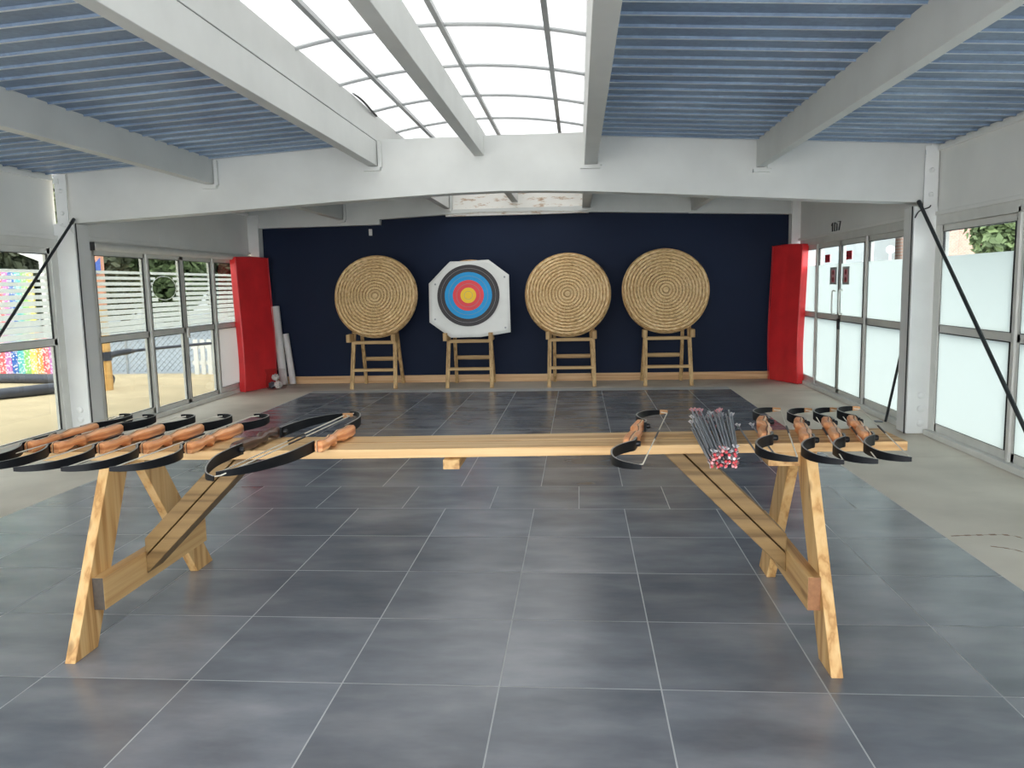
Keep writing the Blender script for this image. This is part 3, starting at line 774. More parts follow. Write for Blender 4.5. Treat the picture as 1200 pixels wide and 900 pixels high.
el = ['wooden stand under the leftmost straw boss', 'wooden stand under the paper target face',
      'wooden stand under the straw boss right of the paper target', 'wooden stand under the rightmost straw boss']
for i, (sx, bx, bz, lab) in enumerate(bosses):
    easel(sx, el[i], rear_dx=(.0, .0, .03, -.03)[i])
    b = empty('straw_boss', (bx, 11.63 + bz*.30/1.35 - .105, bz)); b.rotation_euler = (-LEAN, 0, (0, .02, -.02, .015)[i])
    tag(b, lab, 'target boss', 'straw target bosses')
    boss_mesh(b, .545 if i == 1 else .625)
# paper face pinned on the second boss
yc = 11.63 + 1.345*.30/1.35 - .105
face = empty('paper_target', (-1.595, yc, 1.345)); face.rotation_euler = (-LEAN, 0, .02)
tag(face, 'white paper target face with black, blue, red and yellow rings on the second boss', 'target face')
cs = [(-.285, .50), (.285, .515), (.585, .285), (.605, -.565), (.17, -.63), (-.27, -.63), (-.585, -.40), (-.60, .18)]
fy = -.098
pm = MB()
n = len(cs)
# sheet with a slight buckle: fan of rings from the centre
K2 = 10
ring = []
per = []
for i in range(n):
    a = cs[i]; b = cs[(i+1) % n]
    for j in range(6): per.append((a[0]+(b[0]-a[0])*j/6, a[1]+(b[1]-a[1])*j/6))
vs = [(0, fy, 0)]
for k in range(1, K2+1):
    for p in per:
        x, z = p[0]*k/K2, p[1]*k/K2
        vs.append((x, fy + .010*math.sin(9*x+4*z)*(max(0, k-7)/3), z))
fs = []; P = len(per)
for j in range(P): fs.append((0, 1+j, 1+(j+1) % P))
for k in range(K2-1):
    for j in range(P): fs.append((1+k*P+j, 1+k*P+(j+1) % P, 1+(k+1)*P+(j+1) % P, 1+(k+1)*P+j))
pm.add(vs, fs)
sheet = pm.build('paper_sheet', M['paper'], face, smooth=True)
sd = sheet.modifiers.new('thick', 'SOLIDIFY'); sd.thickness = .003
RC = (-.012, -.012)
def disc(r, y, mat, name):
    MB().lathe([(0, y), (r, y), (r, y+.001)], 72, 1, (RC[0], 0, RC[1])).build(name, mat, face)
for r, mt, nm, dy in ((.458, 't_black', 'black_ring', 0), (.348, 't_blue', 'blue_ring', .0012), (.228, 't_red', 'red_ring', .0024), (.115, 't_gold', 'yellow_centre', .0036)):
    disc(r, fy-.013-dy, M[mt], nm)
ln = MB()
for r, dy in ((.403, 0), (.288, .0012), (.172, .0024), (.06, .0036)):
    ln.lathe([(r-.0022, fy-.0138-dy), (r+.0022, fy-.0138-dy)], 72, 1, (RC[0], 0, RC[1]), caps=False)
ln.build('ring_lines', M['t_line'], face)
for x, z in ((-.50, .16), (.52, .25), (.53, -.50), (-.50, -.36)):
    MB().lathe([(.014, fy-.012), (.014, fy-.020), (0, fy-.022)], 10, 1, (x, 0, z)).build('pin', M['steel'], face)

# ------------------------------------------------------------------ red gym mats in the corners, tubes, bag
def gym_mat(name, a, b, toward, label, bulge):
    """upright soft mat whose broad face runs from floor point a to b; thickness goes away from the room"""
    A = Vector((a[0], a[1], 0)); B = Vector((b[0], b[1], 0)); d = (B-A); w = d.length; d.normalize()
    nrm = Vector((toward[0], toward[1], 0)).normalized()
    o = empty(name, A); tag(o, label, 'gym mat', 'red gym mats')
    T = .115; mb = MB(); nz, nx = 20, 10; H = 1.985
    grid = []
    def off(t): return bulge*math.sin(PI*min(1, t)) * (1-t) * 1.6 + .035*(1-t)
    for side in (0, 1):
        for k in range(nz+1):
            t = k/nz
            for j in range(nx+1):
                u = j/nx
                crease = -.010*math.exp(-((u-.52)/.05)**2) if side == 0 else 0
                p = d*(u*w) + nrm*(off(t) + (0 if side == 0 else -T) + crease + .004*math.sin(9*t+5*u))
                grid.append((p.x, p.y, t*H + (.012*math.sin(3*u) if k == nz else 0)))
    n1 = (nz+1)*(nx+1)
    fs = []
    for k in range(nz):
        for j in range(nx):
            q = k*(nx+1)+j
            fs.append((q, q+1, q+nx+2, q+nx+1)); fs.append((n1+q, n1+q+nx+1, n1+q+nx+2, n1+q+1))
    for k in range(nz):
        for j in (0, nx):
            q = k*(nx+1)+j; fs.append((q, q+nx+1, n1+q+nx+1, n1+q))
    for j in range(nx):
        for k in (0, nz):
            q = k*(nx+1)+j; fs.append((q, q+1, n1+q+1, n1+q))
    mb.add(grid, fs)
    c = mb.build('mat_body', M['red_mat'], o, smooth=True, bevel=.018)
    # piping along the seam
    ed = MB()
    ed.tube([d*.0 + nrm*(off(k/nz)+.004) + Vector((0, 0, k/nz*H)) for k in range(nz+1)], .006, 6)
    ed.tube([d*w + nrm*(off(k/nz)+.004) + Vector((0, 0, k/nz*H)) for k in range(nz+1)], .006, 6)
    ed.build('piping', M['red_mat'], o, smooth=True)
    return o
gym_mat('gym_mat', (-4.965, 11.42), (-4.755, 12.12), (.95, -.3), 'tall red gym mat standing in the back left corner beside the white tubes', .03)
gym_mat('gym_mat', (3.145, 11.70), (2.875, 12.30), (-.9, -.4), 'tall red gym mat standing in the back right corner beside the frosted doors', .035)
def tube_roll(p0, p1, r, label):
    o = empty('cardboard_tube', p0); tag(o, label, 'tube', 'white cardboard tubes')
    a = Vector(p1)-Vector(p0)
    q = a.normalized()
    t = MB(); t.tube([(0, 0, 0), a], r, 20, caps=False); t.tube([(0, 0, 0), a], r-.006, 20, caps=False)
    t.build('tube_wall', M['cardboard'], o, smooth=True)
    MB().tube([a*.0+q*.001, q*.008], r-.004, 20).build('end_cap', M['cardboard'], o, smooth=True)
    MB().tube([a-q*.03, a-q*.02], r-.006, 20).build('end_cap', M['cardboard'], o, smooth=True)
tube_roll((-4.635, 12.20, .012), (-4.755, 12.33, 1.235), .062, 'taller white cardboard tube leaning beside the left red mat')
tube_roll((-4.515, 12.28, .012), (-4.625, 12.36, .80), .05, 'shorter white cardboard tube leaning against the navy wall')
bag = empty('plastic_bag', (-4.60, 11.78, 0)); tag(bag, 'clear plastic bag of crumpled wrappings at the foot of the left red mat', 'bag')
bm_ = MB(); bm_.lathe([(.13, 0.002), (.155, .05), (.15, .13), (.13, .22), (.15, .30)], 20, 2)
bm_.v = [(x*(1+.09*math.sin(5*math.atan2(y, x)+9*z)), y*.8*(1+.07*math.cos(4*math.atan2(y, x)+7*z)), z) for x, y, z in bm_.v]
bm_.build('film', M['poly'], bag, smooth=True)
def lump(loc, r, mat, label, k):
    rnd = random.Random(k); bm = bmesh.new(); bmesh.ops.create_icosphere(bm, subdivisions=3, radius=r)
    for v in bm.verts:
        v.co *= 1 + .22*math.sin(31*v.co.x/r*.3+k) * math.cos(5*v.co.z/r+k) + rnd.uniform(-.12, .12)
    me = bpy.data.meshes.new('crumpled_wrapper'); bm.to_mesh(me); bm.free(); me.materials.append(mat)
    o = bpy.data.objects.new('crumpled_wrapper', me); COL.objects.link(o); o.location = loc
    return tag(o, label, 'wrapper', 'crumpled wrappers in the plastic bag')
lump((-4.555, 11.75, .065), .058, M['crumple'], 'lower right white crumpled wrapper inside the plastic bag', 1)
lump((-4.61, 11.79, .175), .05, M['crumple'], 'topmost white crumpled wrapper inside the plastic bag', 2)
lump((-4.655, 11.76, .06), .052, M['crumple_dark'], 'dark grey crumpled wrapper at the bottom left of the plastic bag', 3)

# ------------------------------------------------------------------ long shooting table
TX0, TX1 = -2.50, 1.36
def top_z(x): return .793 + .0075*max(0, x+.9)
tb = empty('trestle_table', (-.55, 3.5, 0)); tag(tb, 'long pine plank table on two splayed trestles with diagonal braces', 'table')
def W(x, y, z): return (x+.55, y-3.5, z)
def plank(y0, y1, y0r, y1r, th=.04):
    mb = MB(); ns = 12
    vs = []; fs = []
    for i in range(ns+1):
        x = TX0 + (TX1-TX0)*i/ns; t = i/ns
        zz = top_z(x); a = y0+(y0r-y0)*t; b = y1+(y1r-y1)*t
        vs += [W(x, a, zz-th), W(x, b, zz-th), W(x, b, zz), W(x, a, zz)]
    for i in range(ns):
        o = 4*i
        for q in range(4): fs.append((o+q, o+(q+1) % 4, o+4+(q+1) % 4, o+4+q))
    fs += [(0, 1, 2, 3), (4*ns, 4*ns+3, 4*ns+2, 4*ns+1)]
    mb.add(vs, fs); return mb.build('plank', M['pine'], tb, bevel=.003)
plank(3.325, 3.475, 3.405, 3.555); plank(3.482, 3.635, 3.562, 3.715)
def leg(x0, x1, foot, top, w=.145):
    """splayed plank leg in a y-z plane, its foot cut level with the floor"""
    fy_, ty = foot, top
    zt = top_z((x0+x1)/2)-.042
    sl = (ty-fy_)/zt; hw = w/2*math.sqrt(1+sl*sl)
    poly = [(fy_-hw-3.5, 0), (fy_+hw-3.5, 0), (ty+hw-3.5, zt), (ty-hw-3.5, zt)]
    return MB().prism(poly, 0, x0+.55, x1+.55).build('leg', M['pine_z'], tb, bevel=.003)
leg(-2.095, -2.05, 3.012, 3.36); leg(-2.095, -2.05, 4.085, 3.575)
leg(.93, .975, 3.018, 3.42); leg(.93, .975, 4.07, 3.63)
cb = MB().box(*W(-2.05, 3.085, .165), *W(-2.0, 4.02, .305)); cb.mi[2] = cb.mi[4] = 1
cb.build('crossbar', [M['pine_y'], M['end_dark']], tb, bevel=.003)
cb = MB().box(*W(.88, 3.09, .20), *W(.93, 4.03, .335)); cb.mi[2] = cb.mi[4] = 1
cb.build('crossbar', [M['pine_y'], M['end_red']], tb, bevel=.003)
def brace(xe, s, zb):
    """45 degree double timber from the crossbar up to the underside of the top"""
    y0, y1 = 3.42, 3.565
    h = .168; zu = top_z(xe)-.045
    mk = []
    gz = .0035
    for a, b in ((0, h/2-gz), (h/2+gz, h)):
        za, zc = zb+a, zb+b
        poly = [(xe, za), (xe + s*(zu-za), zu), (xe + s*(zu-zc), zu), (xe, zc)]
        poly = [(p[0]+.55, p[1]) for p in poly]
        if s < 0: poly = poly[::-1]
        MB().prism(poly, 1, y0-3.5, y1-3.5).build('brace', M['brace'], tb, bevel=.004)
brace(-2.0, 1, .20); brace(.88, -1, .235)
MB().box(*W(-2.12, 3.47, .69), *W(-2.0, 3.60, .752)).build('bearer', M['pine_y'], tb)
MB().box(*W(.80, 3.43, .70), *W(1.0, 3.66, .764)).build('bearer', M['pine_y'], tb)
MB().box(*W(-.585, 3.33, .712), *W(-.515, 3.66, .752)).build('batten', M['pine_y'], tb)

# ------------------------------------------------------------------ recurve bows
LIMB_BIG = [(.175, .163), (.238, .163), (.30, .160), (.40, .150), (.50, .12), (.58, .085), (.64, .045), (.67, .0)]
LIMB = [(.17, .066), (.237, .068), (.27, .086), (.325, .112), (.40, .128), (.47, .122), (.53, .104), (.575, .072), (.60, .03), (.607, .0)]
def make_bow(riser_mat, tan_tip, label, group, sy=1., sb=1., big=False):
    """lies flat: length along y, belly (string) towards +x, limb faces upright; string line at x = 0"""
    o = empty('recurve_bow'); tag(o, label, 'bow', group)
    # riser: swept block, deeper at the pockets, waisted at the grip
    ys = [-.235, -.225, -.20, -.17, -.14, -.10, -.065, -.03, .0, .03, .055, .075, .10, .14, .17, .195, .225, .235]
    dep = [.040, .046, .052, .056, .054, .058, .060, .044, .038, .040, .056, .058, .046, .046, .052, .052, .046, .040]
    wid = [.042, .050, .052, .050, .047, .050, .052, .038, .031, .033, .050, .050, .030, .029, .038, .050, .050, .042]
    g0 = .19 if big else .090
    cxs = [-(g0+c) for c in (.006, .006, .006, .008, .008, .006, .002, -.002, -.004, -.002, .004, .008, .012, .012, .010, .006, .006, .006)]
    mb = MB(); vs = []; fs = []; n = 12; mi = []; band = {2: 1, 3: 2, 7: 2, 8: 1}
    for i, y in enumerate(ys):
        a, b = dep[i]*.43, wid[i]/2; cx = cxs[i]+.004; zo = .006 if .08 < y < .16 else 0
        for (px, pz) in ((-1, -.6), (-.6, -1), (.2, -1), (.42, -1), (.62, -1), (1, -.6), (1, .6), (.62, 1), (.42, 1), (.2, 1), (-.6, 1), (-1, .6)):
            vs.append((cx+px*a, y*(.88 if big else 1), zo+pz*b))
    for i in range(len(ys)-1):
        for j in range(n): fs.append((i*n+j, i*n+(j+1) % n, (i+1)*n+(j+1) % n, (i+1)*n+j)); mi.append(band.get(j, 0))
    for e in (0, (len(ys)-1)*n):
        for q, m_ in (((0, 1, 10, 11), 0), ((1, 2, 9, 10), 0), ((2, 3, 8, 9), 1), ((3, 4, 7, 8), 2), ((4, 5, 6, 7), 0)):
            fs.append(tuple(e+k for k in q)); mi.append(m_)
    mb.add(vs, fs); mb.mi = mi
    rs = mb.build('riser', [riser_mat, M['lam_dark'], M['lam_pale'] if riser_mat is M['riser'] else riser_mat], o, smooth=True)
    for s in (-1, 1):
        pts = spline([(-x, s*y*sy, 0) for y, x in (LIMB_BIG if big else LIMB)], 5)
        k = len(pts); vs = []; fs = []; mi = []
        for i, p in enumerate(pts):
            t = i/(k-1); d = (pts[min(i+1, k-1)]-pts[max(i-1, 0)]).normalized(); nr = Vector((-d.y, d.x, 0))
            w = (.016+.028*(1-t**2.2))/2*(1.1 if big else 1); th = (.0085*(1-t)+.005*t)/2
            for q, e in ((-1, -1), (1, -1), (1, 1), (-1, 1)): vs.append(p + nr*th*q + Vector((0, 0, w*e)))
        m2 = MB(); ke = int(k*.86) if (tan_tip and s > 0) else k-1
        for i in range(ke):
            b = 4*i
            m2.f += [(b, b+1, b+5, b+4), (b+2, b+3, b+7, b+6)]; m2.mi += [1, 1]
            m2.f += [(b+1, b+2, b+6, b+5), (b+3, b, b+4, b+7)]; m2.mi += [0, 0]
        m2.f += [(0, 3, 2, 1), (4*ke, 4*ke+1, 4*ke+2, 4*ke+3)]; m2.mi += [0, 0]
        m2.v = [tuple(v) for v in vs[:4*(ke+1)]]
        lm = m2.build('limb', [M['limb'], M['limb_edge']], o, smooth=True)
        if ke < k-1:
            m3 = MB(); b0 = 4*ke
            m3.v = [tuple(v) for v in vs[b0:]]
            for i in range(k-1-ke):
                b = 4*i
                for q in range(4): m3.f.append((b+q, b+(q+1) % 4, b+4+(q+1) % 4, b+4+q)); m3.mi.append(0)
            e = 4*(k-1-ke); m3.f += [(0, 3, 2, 1), (e, e+1, e+2, e+3)]; m3.mi += [0, 0]
            m3.build('limb_tip', M['tan'], lm, smooth=True)
        # limb bolt on the pocket
        MB().lathe([(.0125, -.004), (.0125, .012), (.009, .018), (0, .019)], 14, 0, (-(.163 if big else .067)+.004, s*.20*sy, 0)).build('limb_bolt', M['bolt'], o, smooth=True)
    # string with served middle
    yt = (.655 if big else .592)*sy; xt = -.03
    st = MB(); st.tube([(xt, -yt, 0), (0, -yt+.03*sy, 0), (0, yt-.03*sy, 0), (xt, yt, 0)], .0026, 6)
    sg = st.build('string', M['string'], o, smooth=True)
    MB().tube([(0, -.09, 0), (0, .09, 0)], .0042, 8).build('serving', M['bolt'], sg, smooth=True)
    return o
# right-hand bows: string towards the right
def place(o, x, y, z, rz, rx=0., ry=0.):
    o.location = (x, y, z); o.rotation_euler = (rx, ry, rz)
GB = 'recurve bows laid across the table'
bow0 = make_bow(M['riser'], True, 'lone wooden recurve bow lying left of the pile of arrows', GB)
place(bow0, .335, 3.49, top_z(.25)+.026, math.radians(-10.4))
bow0.scale = (1.05, 1.05, 1.0)
rest = [(.90, 3.52, -11.3, -1.5, .034, 'recurve bow immediately right of the pile of arrows'),
        (1.055, 3.505, -10.5, 0, .026, 'third recurve bow from the right end of the table'),
        (1.178, 3.51, -10.8, 0, .026, 'second recurve bow from the right end of the table'),
        (1.302, 3.54, -10.5, 0, .026, 'rightmost recurve bow, nearest the right end of the table')]
for x, y, a, rx, dz, lab in rest:
    c = copy_tree(bow0); place(c, x, y, top_z(x)+dz, math.radians(a), math.radians(rx)); c['label'] = lab
    c.scale = (1.0, 1.0, 1.0)
bowr = [c for c in bpy.data.objects if c.get('label') == rest[0][5]][0]; bowr.scale = (1.08, 1.14, 1.0)
# left-hand bows: turned round, string towards the left
bow1 = make_bow(M['riser'], False, 'wooden recurve bow at the far left end of the table, leftmost of the row', GB)
bow1.scale = (1.15, 1.05, 1.0)
LB = [(-2.545, 3.56, .3, 'wooden recurve bow at the far left end of the table, leftmost of the row'),
      (-2.40, 3.53, .8, 'second recurve bow from the left end of the table'),
      (-2.18, 3.52, 1.3, 'third recurve bow from the left end, in the middle of the left row'),
      (-1.98, 3.52, 1.8, 'fourth recurve bow from the left end of the table'),
      (-1.78, 3.52, 2.2, 'fifth recurve bow from the left end, beside the dark wooden bow')]
for i, (x, y, a, lab) in enumerate(LB):
    c = bow1 if i == 0 else copy_tree(bow1)
    place(c, x, y, top_z(x)+.026, math.radians(180-a)); c['label'] = lab
# two larger bows lying belly to belly
dark = make_bow(M['riser_dark'], True, 'dark brown recurve bow, string facing right, beside the left row of bows', GB, 1.06, 1, True)
place(dark, -1.255, 3.42, top_z(-1.3)+.030, math.radians(-4.3))
fr = make_bow(M['riser'], False, 'large recurve bow with orange riser lying nearest the middle of the left group', GB, 1.06, 1, True)
place(fr, -1.285, 3.49, top_z(-1.3)+.030, math.radians(180-3.9))

# ------------------------------------------------------------------ arrows
def make_arrow(nock, vane, ln=.80):
    """lies along y, nock at y = 0, point at y = ln"""
    o = empty('arrow')
    MB().tube([(0, .02, 0), (0, ln-.03, 0)], .0036, 8).build('shaft', M['shaft'], o, smooth=True)
    MB().tube([(0, 0, 0), (0, .008, 0), (0, .022, 0)], [.0052, .0062, .0046], 10).build('nock', M[nock], o, smooth=True)
    MB().tube([(0, ln-.03, 0), (0, ln-.012, 0), (0, ln, 0)], [.0042, .0042, .0008], 8).build('point', M['steel'], o, smooth=True)
    for k in range(3):
        a = 2*PI*k/3+.4; d = Vector((math.cos(a), 0, math.sin(a))); t = Vector((-math.sin(a), 0, math.cos(a)))*.0006
        m = MB(); q = [(0, .030), (.012, .036), (.011, .055), (0, .085)]
        v = [d*(.0034+r)+Vector((0, y, 0))+t for r, y in q] + [d*(.0034+r)+Vector((0, y, 0))-t for r, y in q]
        m.add(v, [(0, 1, 2, 3), (7, 6, 5, 4), (0, 4, 5, 1), (1, 5, 6, 2), (2, 6, 7, 3), (3, 7, 4, 0)])
        m.build('vane', M[vane], o)
    return o
protos = {}
AL = {('nock_red', 1): 'grey arrow in the pile with its red nock towards the camera',
      ('nock_pink', 1): 'grey arrow in the pile with its pink nock towards the camera',
      ('nock_white', 1): 'grey arrow in the pile with its white nock towards the camera',
      ('nock_pink', -1): 'grey arrow in the pile with its pink nock towards the back wall',
      ('nock_white', -1): 'grey arrow in the pile with its white nock towards the back wall'}
def put_arrow(key, p_near, p_far, label=None, group='arrows in the pile on the table'):
    nock, sgn = key
    if nock not in protos:
        o = make_arrow(nock, 'vane_pink' if nock == 'nock_pink' else 'vane'); protos[nock] = o
    else: o = copy_tree(protos[nock])
    a = Vector(p_near); b = Vector(p_far)
    if sgn < 0: a, b = b, a
    d = (b-a).normalized()
    q = d.to_track_quat('Y', 'Z'); o.rotation_euler = q.to_euler(); o.location = a
    tag(o, label or AL[key], 'arrow', group)
    return o
rnd = random.Random(3)
keys = [('nock_red', 1)]*20 + [('nock_pink', 1)]*7 + [('nock_white', 1)]*3 + [('nock_pink', -1)]*12 + [('nock_white', -1)]*14
rnd.shuffle(keys)
idx = 0
for layer in range(7):
    cnt = 8
    for j in range(cnt):
        u = (j-(cnt-1)/2) + (.5 if layer % 2 else 0)
        xn = .525 + u*.0128 + rnd.uniform(-.003, .003)
        xf = .60 + u*.0235 + rnd.uniform(-.006, .006)
        zz = top_z(.5)+.0075 + layer*.0098
        yn = 2.93 + rnd.uniform(-.03, .03); 
        if keys[idx][1] < 0: yn += .04
        dirv = Vector((xf-xn, .78, 0.004*layer)); dirv = dirv.normalized()*.80
        p = Vector((xn, yn, zz)); put_arrow(keys[idx], p, p+dirv); idx += 1
put_arrow(('nock_white', -1), (.74, 3.0, top_z(.7)+.0145), (.80, 3.80, top_z(.8)+.0145), 'single grey arrow with white vanes lying apart, right of the pile', 'loose arrows beside the pile')
put_arrow(('nock_white', -1), (.675, 2.99, top_z(.7)+.0145), (.735, 3.79, top_z(.75)+.0145), 'loose arrow lying between the pile and the single apart arrow', 'loose arrows beside the pile')

# ------------------------------------------------------------------ outside, left: sandy playground
struct(MB().box(-40, -8, -.25, XL-.3, 14.5, -.03).build('sand_ground', M['sand']), 'pale sand outside the left windows', 'sand')
struct(MB().box(-40, 14.5, -.25, XL-.3, 60, -.05).build('road_ground', M['road']), 'grey road beyond the sand', 'road')
struct(MB().box(XR+.2, -8, -.25, 45, 60, -.05).build('pavement_ground', M['road']), 'grey pavement outside the right windows', 'pavement')
fn = empty('chain_link_fence', (-9.0, 14.6, 0)); tag(fn, 'low chain link fence at the far edge of the sand', 'fence')
fw = MB(); x = -4.0
while x < 4.0:
    fw.tube([(x, 0, 0), (x+.8, 0, .8)], .006, 4); fw.tube([(x+.8, 0.008, 0), (x, 0.008, .8)], .006, 4); x += .11
fw.build('wire_mesh', M['wire'], fn)
fr_ = MB(); fr_.tube([(-4, 0, .82), (4.8, 0, .82)], .02, 8); fr_.build('top_rail', M['wire'], fn, smooth=True)
for k in range(5):
    MB().tube([(-4+k*2.2, 0, -.05), (-4+k*2.2, 0, .85)], .025, 8).build('post', M['wire'], fn, smooth=True)
pf = empty('picket_fence', (-7.1, 14.25, 0)); tag(pf, 'short white picket fence near the left doors outside', 'fence')
for k in range(6): MB().box(k*.13, 0, -.03, k*.13+.08, .03, .62).build('picket', M['win_white'], pf)
MB().box(-.05, .03, .15, .85, .06, .22).build('rail', M['win_white'], pf); MB().box(-.05, .03, .45, .85, .06, .52).build('rail', M['win_white'], pf)
ps = empty('wooden_post', (-7.52, 12.1, 0)); tag(ps, 'stout round wooden post outside, seen beside the left column', 'post')
MB().tube([(0, 0, -.05), (0, 0, 1.3)], .115, 18).build('post', M['post_wood'], ps, smooth=True)
MB().tube([(0, 0, 1.3), (0, 0, 2.6)], .118, 18).build('painted_top', M['pinkish'], ps, smooth=True)
MB().tube([(0, 0, .44), (0, 0, .58)], .13, 18).build('clamp', M['pipe'], ps, smooth=True)
sb_ = MB(); sb_.add([(-.1, -.13, 1.80), (.16, -.125, 1.80), (.16, -.125, 2.05), (-.1, -.13, 1.80)][:3], [(0, 1, 2)]); sb_.build('blue_triangle', M['blue'], ps)
rp = MB(); rp.tube(spline([(-7.42, 12.12, .52), (-7.25, 12.35, .56), (-6.7, 13.2, .585), (-6.0, 14.2, .60)]), [.05]*7+[.025]*12, 8)
tag(rp.build('play_rope', M['pipe'], smooth=True), 'thick dark rope running back from the wooden post', 'rope')
pi_ = MB(); pi_.tube(spline([(-13, 13.5, .05), (-10.15, 13.25, .05), (-8.6, 13.0, .05), (-7.9, 12.9, .05)]), .085, 12)
tag(pi_.build('ground_pipe', M['pipe'], smooth=True), 'farther black pipe lying on the sand below the rainbow panel', 'pipe')
pi2 = MB(); pi2.tube(spline([(-9.6, 9.8, .05), (-8.53, 11.1, .05), (-8.0, 11.85, .06), (-7.75, 12.3, .06)]), .085, 12)
tag(pi2.build('ground_pipe', M['pipe'], smooth=True), 'nearer black pipe lying aslant on the sand', 'pipe')
rn = empty('play_tower', (-11.5, 14.2, 0)); tag(rn, 'playground tower with rainbow netting, white roof and sea green posts outside', 'play tower')
rb_ = MB(); rb_.box(-2.6, 0, .02, 1.75, .04, .80); rb_.build('rainbow_net', M['rainbow'], rn)
rb2 = MB(); rb2.box(-2.6, .1, .95, 1.35, .14, 1.95); rb2.build('rainbow_net', M['rainbow'], rn)
for x in (-1.2, .55):
    MB().tube([(x, .2, -.05), (x, .2, 3.2)], .09, 12).build('post', M['green'], rn, smooth=True)
MB().box(-2.6, .15, 2.35, .62, .30, 2.62).build('beam', M['green'], rn)
rf = MB(); rf.add([(.6, .2, 2.45), (1.9, .2, 1.95), (1.9, .9, 1.95), (.6, .9, 2.45), (.6, .2, 2.52), (1.9, .2, 2.02), (1.9, .9, 2.02), (.6, .9, 2.52)],
               [(3, 2, 1, 0), (4, 5, 6, 7), (0, 1, 5, 4), (1, 2, 6, 5), (2, 3, 7, 6), (3, 0, 4, 7)]); rf.build('roof', M['win_white'], rn)
MB().tube([(1.5, .2, -.05), (1.5, .2, 2.3)], .05, 10).build('post', M['win_white'], rn, smooth=True)
def tree(x, y, h, r, mat, label, seed, low=.4):
    o = empty('tree', (x, y, 0)); tag(o, label, 'tree', 'trees beyond the playground' if x < 0 else 'trees beyond the pavement')
    rd = random.Random(seed)
    MB().tube([(0, 0, -.05), (.1, 0, h*.4), (0, .1, h*.7)], [.16, .12, .06], 8).build('trunk', M['trunk'], o, smooth=True)
    lf = MB()
    for _ in range(6500):
        while True:
            p = Vector((rd.uniform(-1, 1), rd.uniform(-1, 1), rd.uniform(-1, 1)))
            if .25 < p.length < 1: break
        p = Vector((p.x*r, p.y*r, low + (h-low)*(p.z+1)/2))
        u = Vector((rd.gauss(0, 1), rd.gauss(0, 1), rd.gauss(0, 1))).normalized(); w = u.cross(Vector((rd.gauss(0, 1), rd.gauss(0, 1), rd.gauss(0, 1)))).normalized()
        s = rd.uniform(.11, .25)
        lf.add([p-u*s, p-w*s*.5, p+u*s, p+w*s*.5], [(0, 1, 2, 3)])
    me = bpy.data.meshes.new('foliage'); me.from_pydata(lf.v, [], lf.f); me.materials.append(mat)
    f = bpy.data.objects.new('foliage', me); COL.objects.link(f); f.parent = o
    return o
TL = [(-20.4, 19.8, 6.2, 1.75, 'leaf', 'olive tree at the far left edge, behind the play tower'),
      (-19.3, 24.0, 6.4, 1.75, 'leaf', 'olive tree seen between the play tower and the left column'),
      (-18.2, 28.2, 6.6, 1.75, 'leaf', 'olive tree behind the wooden post outside'),
      (-17.1, 32.4, 6.4, 1.75, 'leaf2', 'greener tree seen through the left door leaf with the round patch'),
      (-16.0, 36.6, 6.8, 1.75, 'leaf', 'olive tree seen through the left door leaf by the red mat'),
      (-25.2, 24.6, 8.2, 1.75, 'leaf', 'tall rear tree glimpsed above the play tower'),
      (-24.1, 28.8, 8.4, 1.75, 'leaf', 'tall rear tree in the gap left of the wooden post'),
      (-23.0, 33.0, 8.2, 1.75, 'leaf2', 'tall rear tree in the gap right of the wooden post'),
      (-21.9, 37.2, 8.6, 1.75, 'leaf', 'tall rear tree in the gap beside the round clear patch')]
for i, (x, y, h, r, mt, lab) in enumerate(TL): tree(x, y, h, r, M[mt], lab, 20+i, .2)

# outside, right: buildings, trees and a globe lamp seen over the frosted film
def building(x0, x1, y0, y1, h, mat, wins, label, name='building'):
    o = empty(name, (x0, y0, 0)); tag(o, label, 'building')
    MB().box(0, 0, -.1, x1-x0, y1-y0, h).build('wall', mat, o)
    for (a, b, c, d) in wins:
        w = MB().box(a, -.06, b, c, .01, d).build('window', M['win_white'], o)
        MB().box((a+c)/2-.03, -.08, b, (a+c)/2+.03, -.05, d).build('mullion', M['render_grey'], w)
    MB().box(-.2, -.3, h, x1-x0+.2, y1-y0+.2, h+.25).build('roof_slab', M['render_grey'], o)
    return o
building(12.7, 15.6, 32, 40, 9, M['brick'], [(.5, 3.6, 1.1, 4.9), (1.75, 3.9, 2.35, 5.1), (.5, 6.2, 1.1, 7.6), (1.75, 6.2, 2.35, 7.6)], 'red brick building outside seen above the frosted film of the nearest window')
building(8.8, 12.4, 33, 40, 8, M['render_grey'], [(.4, 3.4, 1.0, 4.6), (1.5, 3.4, 2.1, 4.6), (2.6, 3.4, 3.2, 4.6)], 'grey rendered building outside seen above the frosted doors')
tree(14.2, 28.0, 7.5, 1.6, M['leaf2'], 'green tree outside in front of the red brick building', 51, 1.6)
tree(17.9, 33.5, 8.0, 1.9, M['leaf2'], 'green tree outside to the right of the red brick building', 52, 1.6)
gl = empty('globe_lamp', (6.0, 16.2, 0)); tag(gl, 'white globe street lamp outside behind the right window', 'street lamp')
MB().tube([(0, 0, -.05), (0, 0, 1.95)], .018, 10).build('post', M['lamp_white'], gl, smooth=True)
MB().lathe([(0, 1.94), (.04, 1.95), (.072, 1.985), (.08, 2.02), (.072, 2.055), (.04, 2.09), (0, 2.10)], 20, 2).build('globe', M['lamp_white'], gl, smooth=True)
struct(MB().box(XR+.18, YF, 2.08, XR+.75, 7.6, 2.16).build('trim_5', M['win_white']), 'white eave outside the right windows', 'eave')

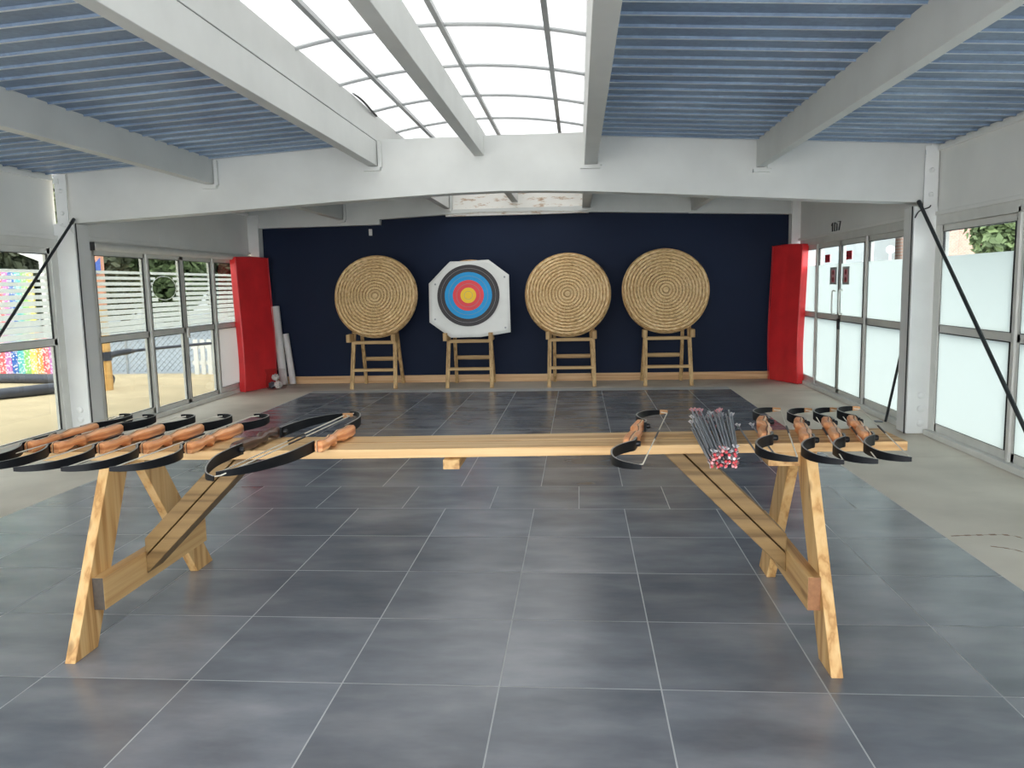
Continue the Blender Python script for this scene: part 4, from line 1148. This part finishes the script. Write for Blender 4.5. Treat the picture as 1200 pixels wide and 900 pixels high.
# ------------------------------------------------------------------ daylight
w = bpy.data.worlds.new('overcast'); S.world = w; w.use_nodes = True
nt = w.node_tree
for nn in list(nt.nodes): nt.nodes.remove(nn)
wo = nt.nodes.new('ShaderNodeOutputWorld'); bg = nt.nodes.new('ShaderNodeBackground')
tc = nt.nodes.new('ShaderNodeTexCoord'); sp = nt.nodes.new('ShaderNodeSeparateXYZ')
L(nt, tc.outputs['Generated'], sp.inputs[0])
rr = ramp(nt, sp.outputs['Z'], [(0, (.56, .575, .585)), (1, (.97, .985, 1.0))])
# extra sky brightness behind the camera, added as front fill for the room
sm = N(nt, 'ShaderNodeMapRange'); sm.inputs['From Min'].default_value = .2; sm.inputs['From Max'].default_value = -1.
sm.inputs['To Min'].default_value = 1.; sm.inputs['To Max'].default_value = 2.05; L(nt, sp.outputs['Y'], sm.inputs['Value'])
ms = N(nt, 'ShaderNodeMath', operation='MULTIPLY'); ms.inputs[1].default_value = 3.0; L(nt, sm.outputs[0], ms.inputs[0])
L(nt, rr.outputs['Color'], bg.inputs['Color']); L(nt, ms.outputs[0], bg.inputs['Strength'])
L(nt, bg.outputs[0], wo.inputs['Surface'])

# ------------------------------------------------------------------ camera
f, p, yw, ro, h = 939.8, .1222, .0844, -.021, 1.4874
fw_ = Vector((-math.sin(yw)*math.cos(p), math.cos(yw)*math.cos(p), -math.sin(p)))
rt = Vector((math.cos(yw), math.sin(yw), 0)); up = rt.cross(fw_)
rt2 = rt*math.cos(ro)+up*math.sin(ro); up2 = up*math.cos(ro)-rt*math.sin(ro)
cam = bpy.data.cameras.new('camera'); co = bpy.data.objects.new('camera', cam); COL.objects.link(co)
cam.sensor_fit = 'HORIZONTAL'; cam.sensor_width = 36; cam.lens = f/1200*36; cam.clip_start = .05; cam.clip_end = 300
mw = Matrix((rt2, up2, -fw_)).transposed().to_4x4(); mw.translation = (0, 0, h)
co.matrix_world = mw
S.camera = co
S.view_settings.view_transform = 'Standard'; S.view_settings.look = 'None'; S.view_settings.gamma = 1
S.view_settings.use_curve_mapping = False
S.view_settings.exposure = 1.13
S.cycles.use_denoising = True
S.cycles.max_bounces = 10; S.cycles.diffuse_bounces = 5; S.cycles.transparent_max_bounces = 16
S.cycles.caustics_reflective = False; S.cycles.caustics_refractive = False
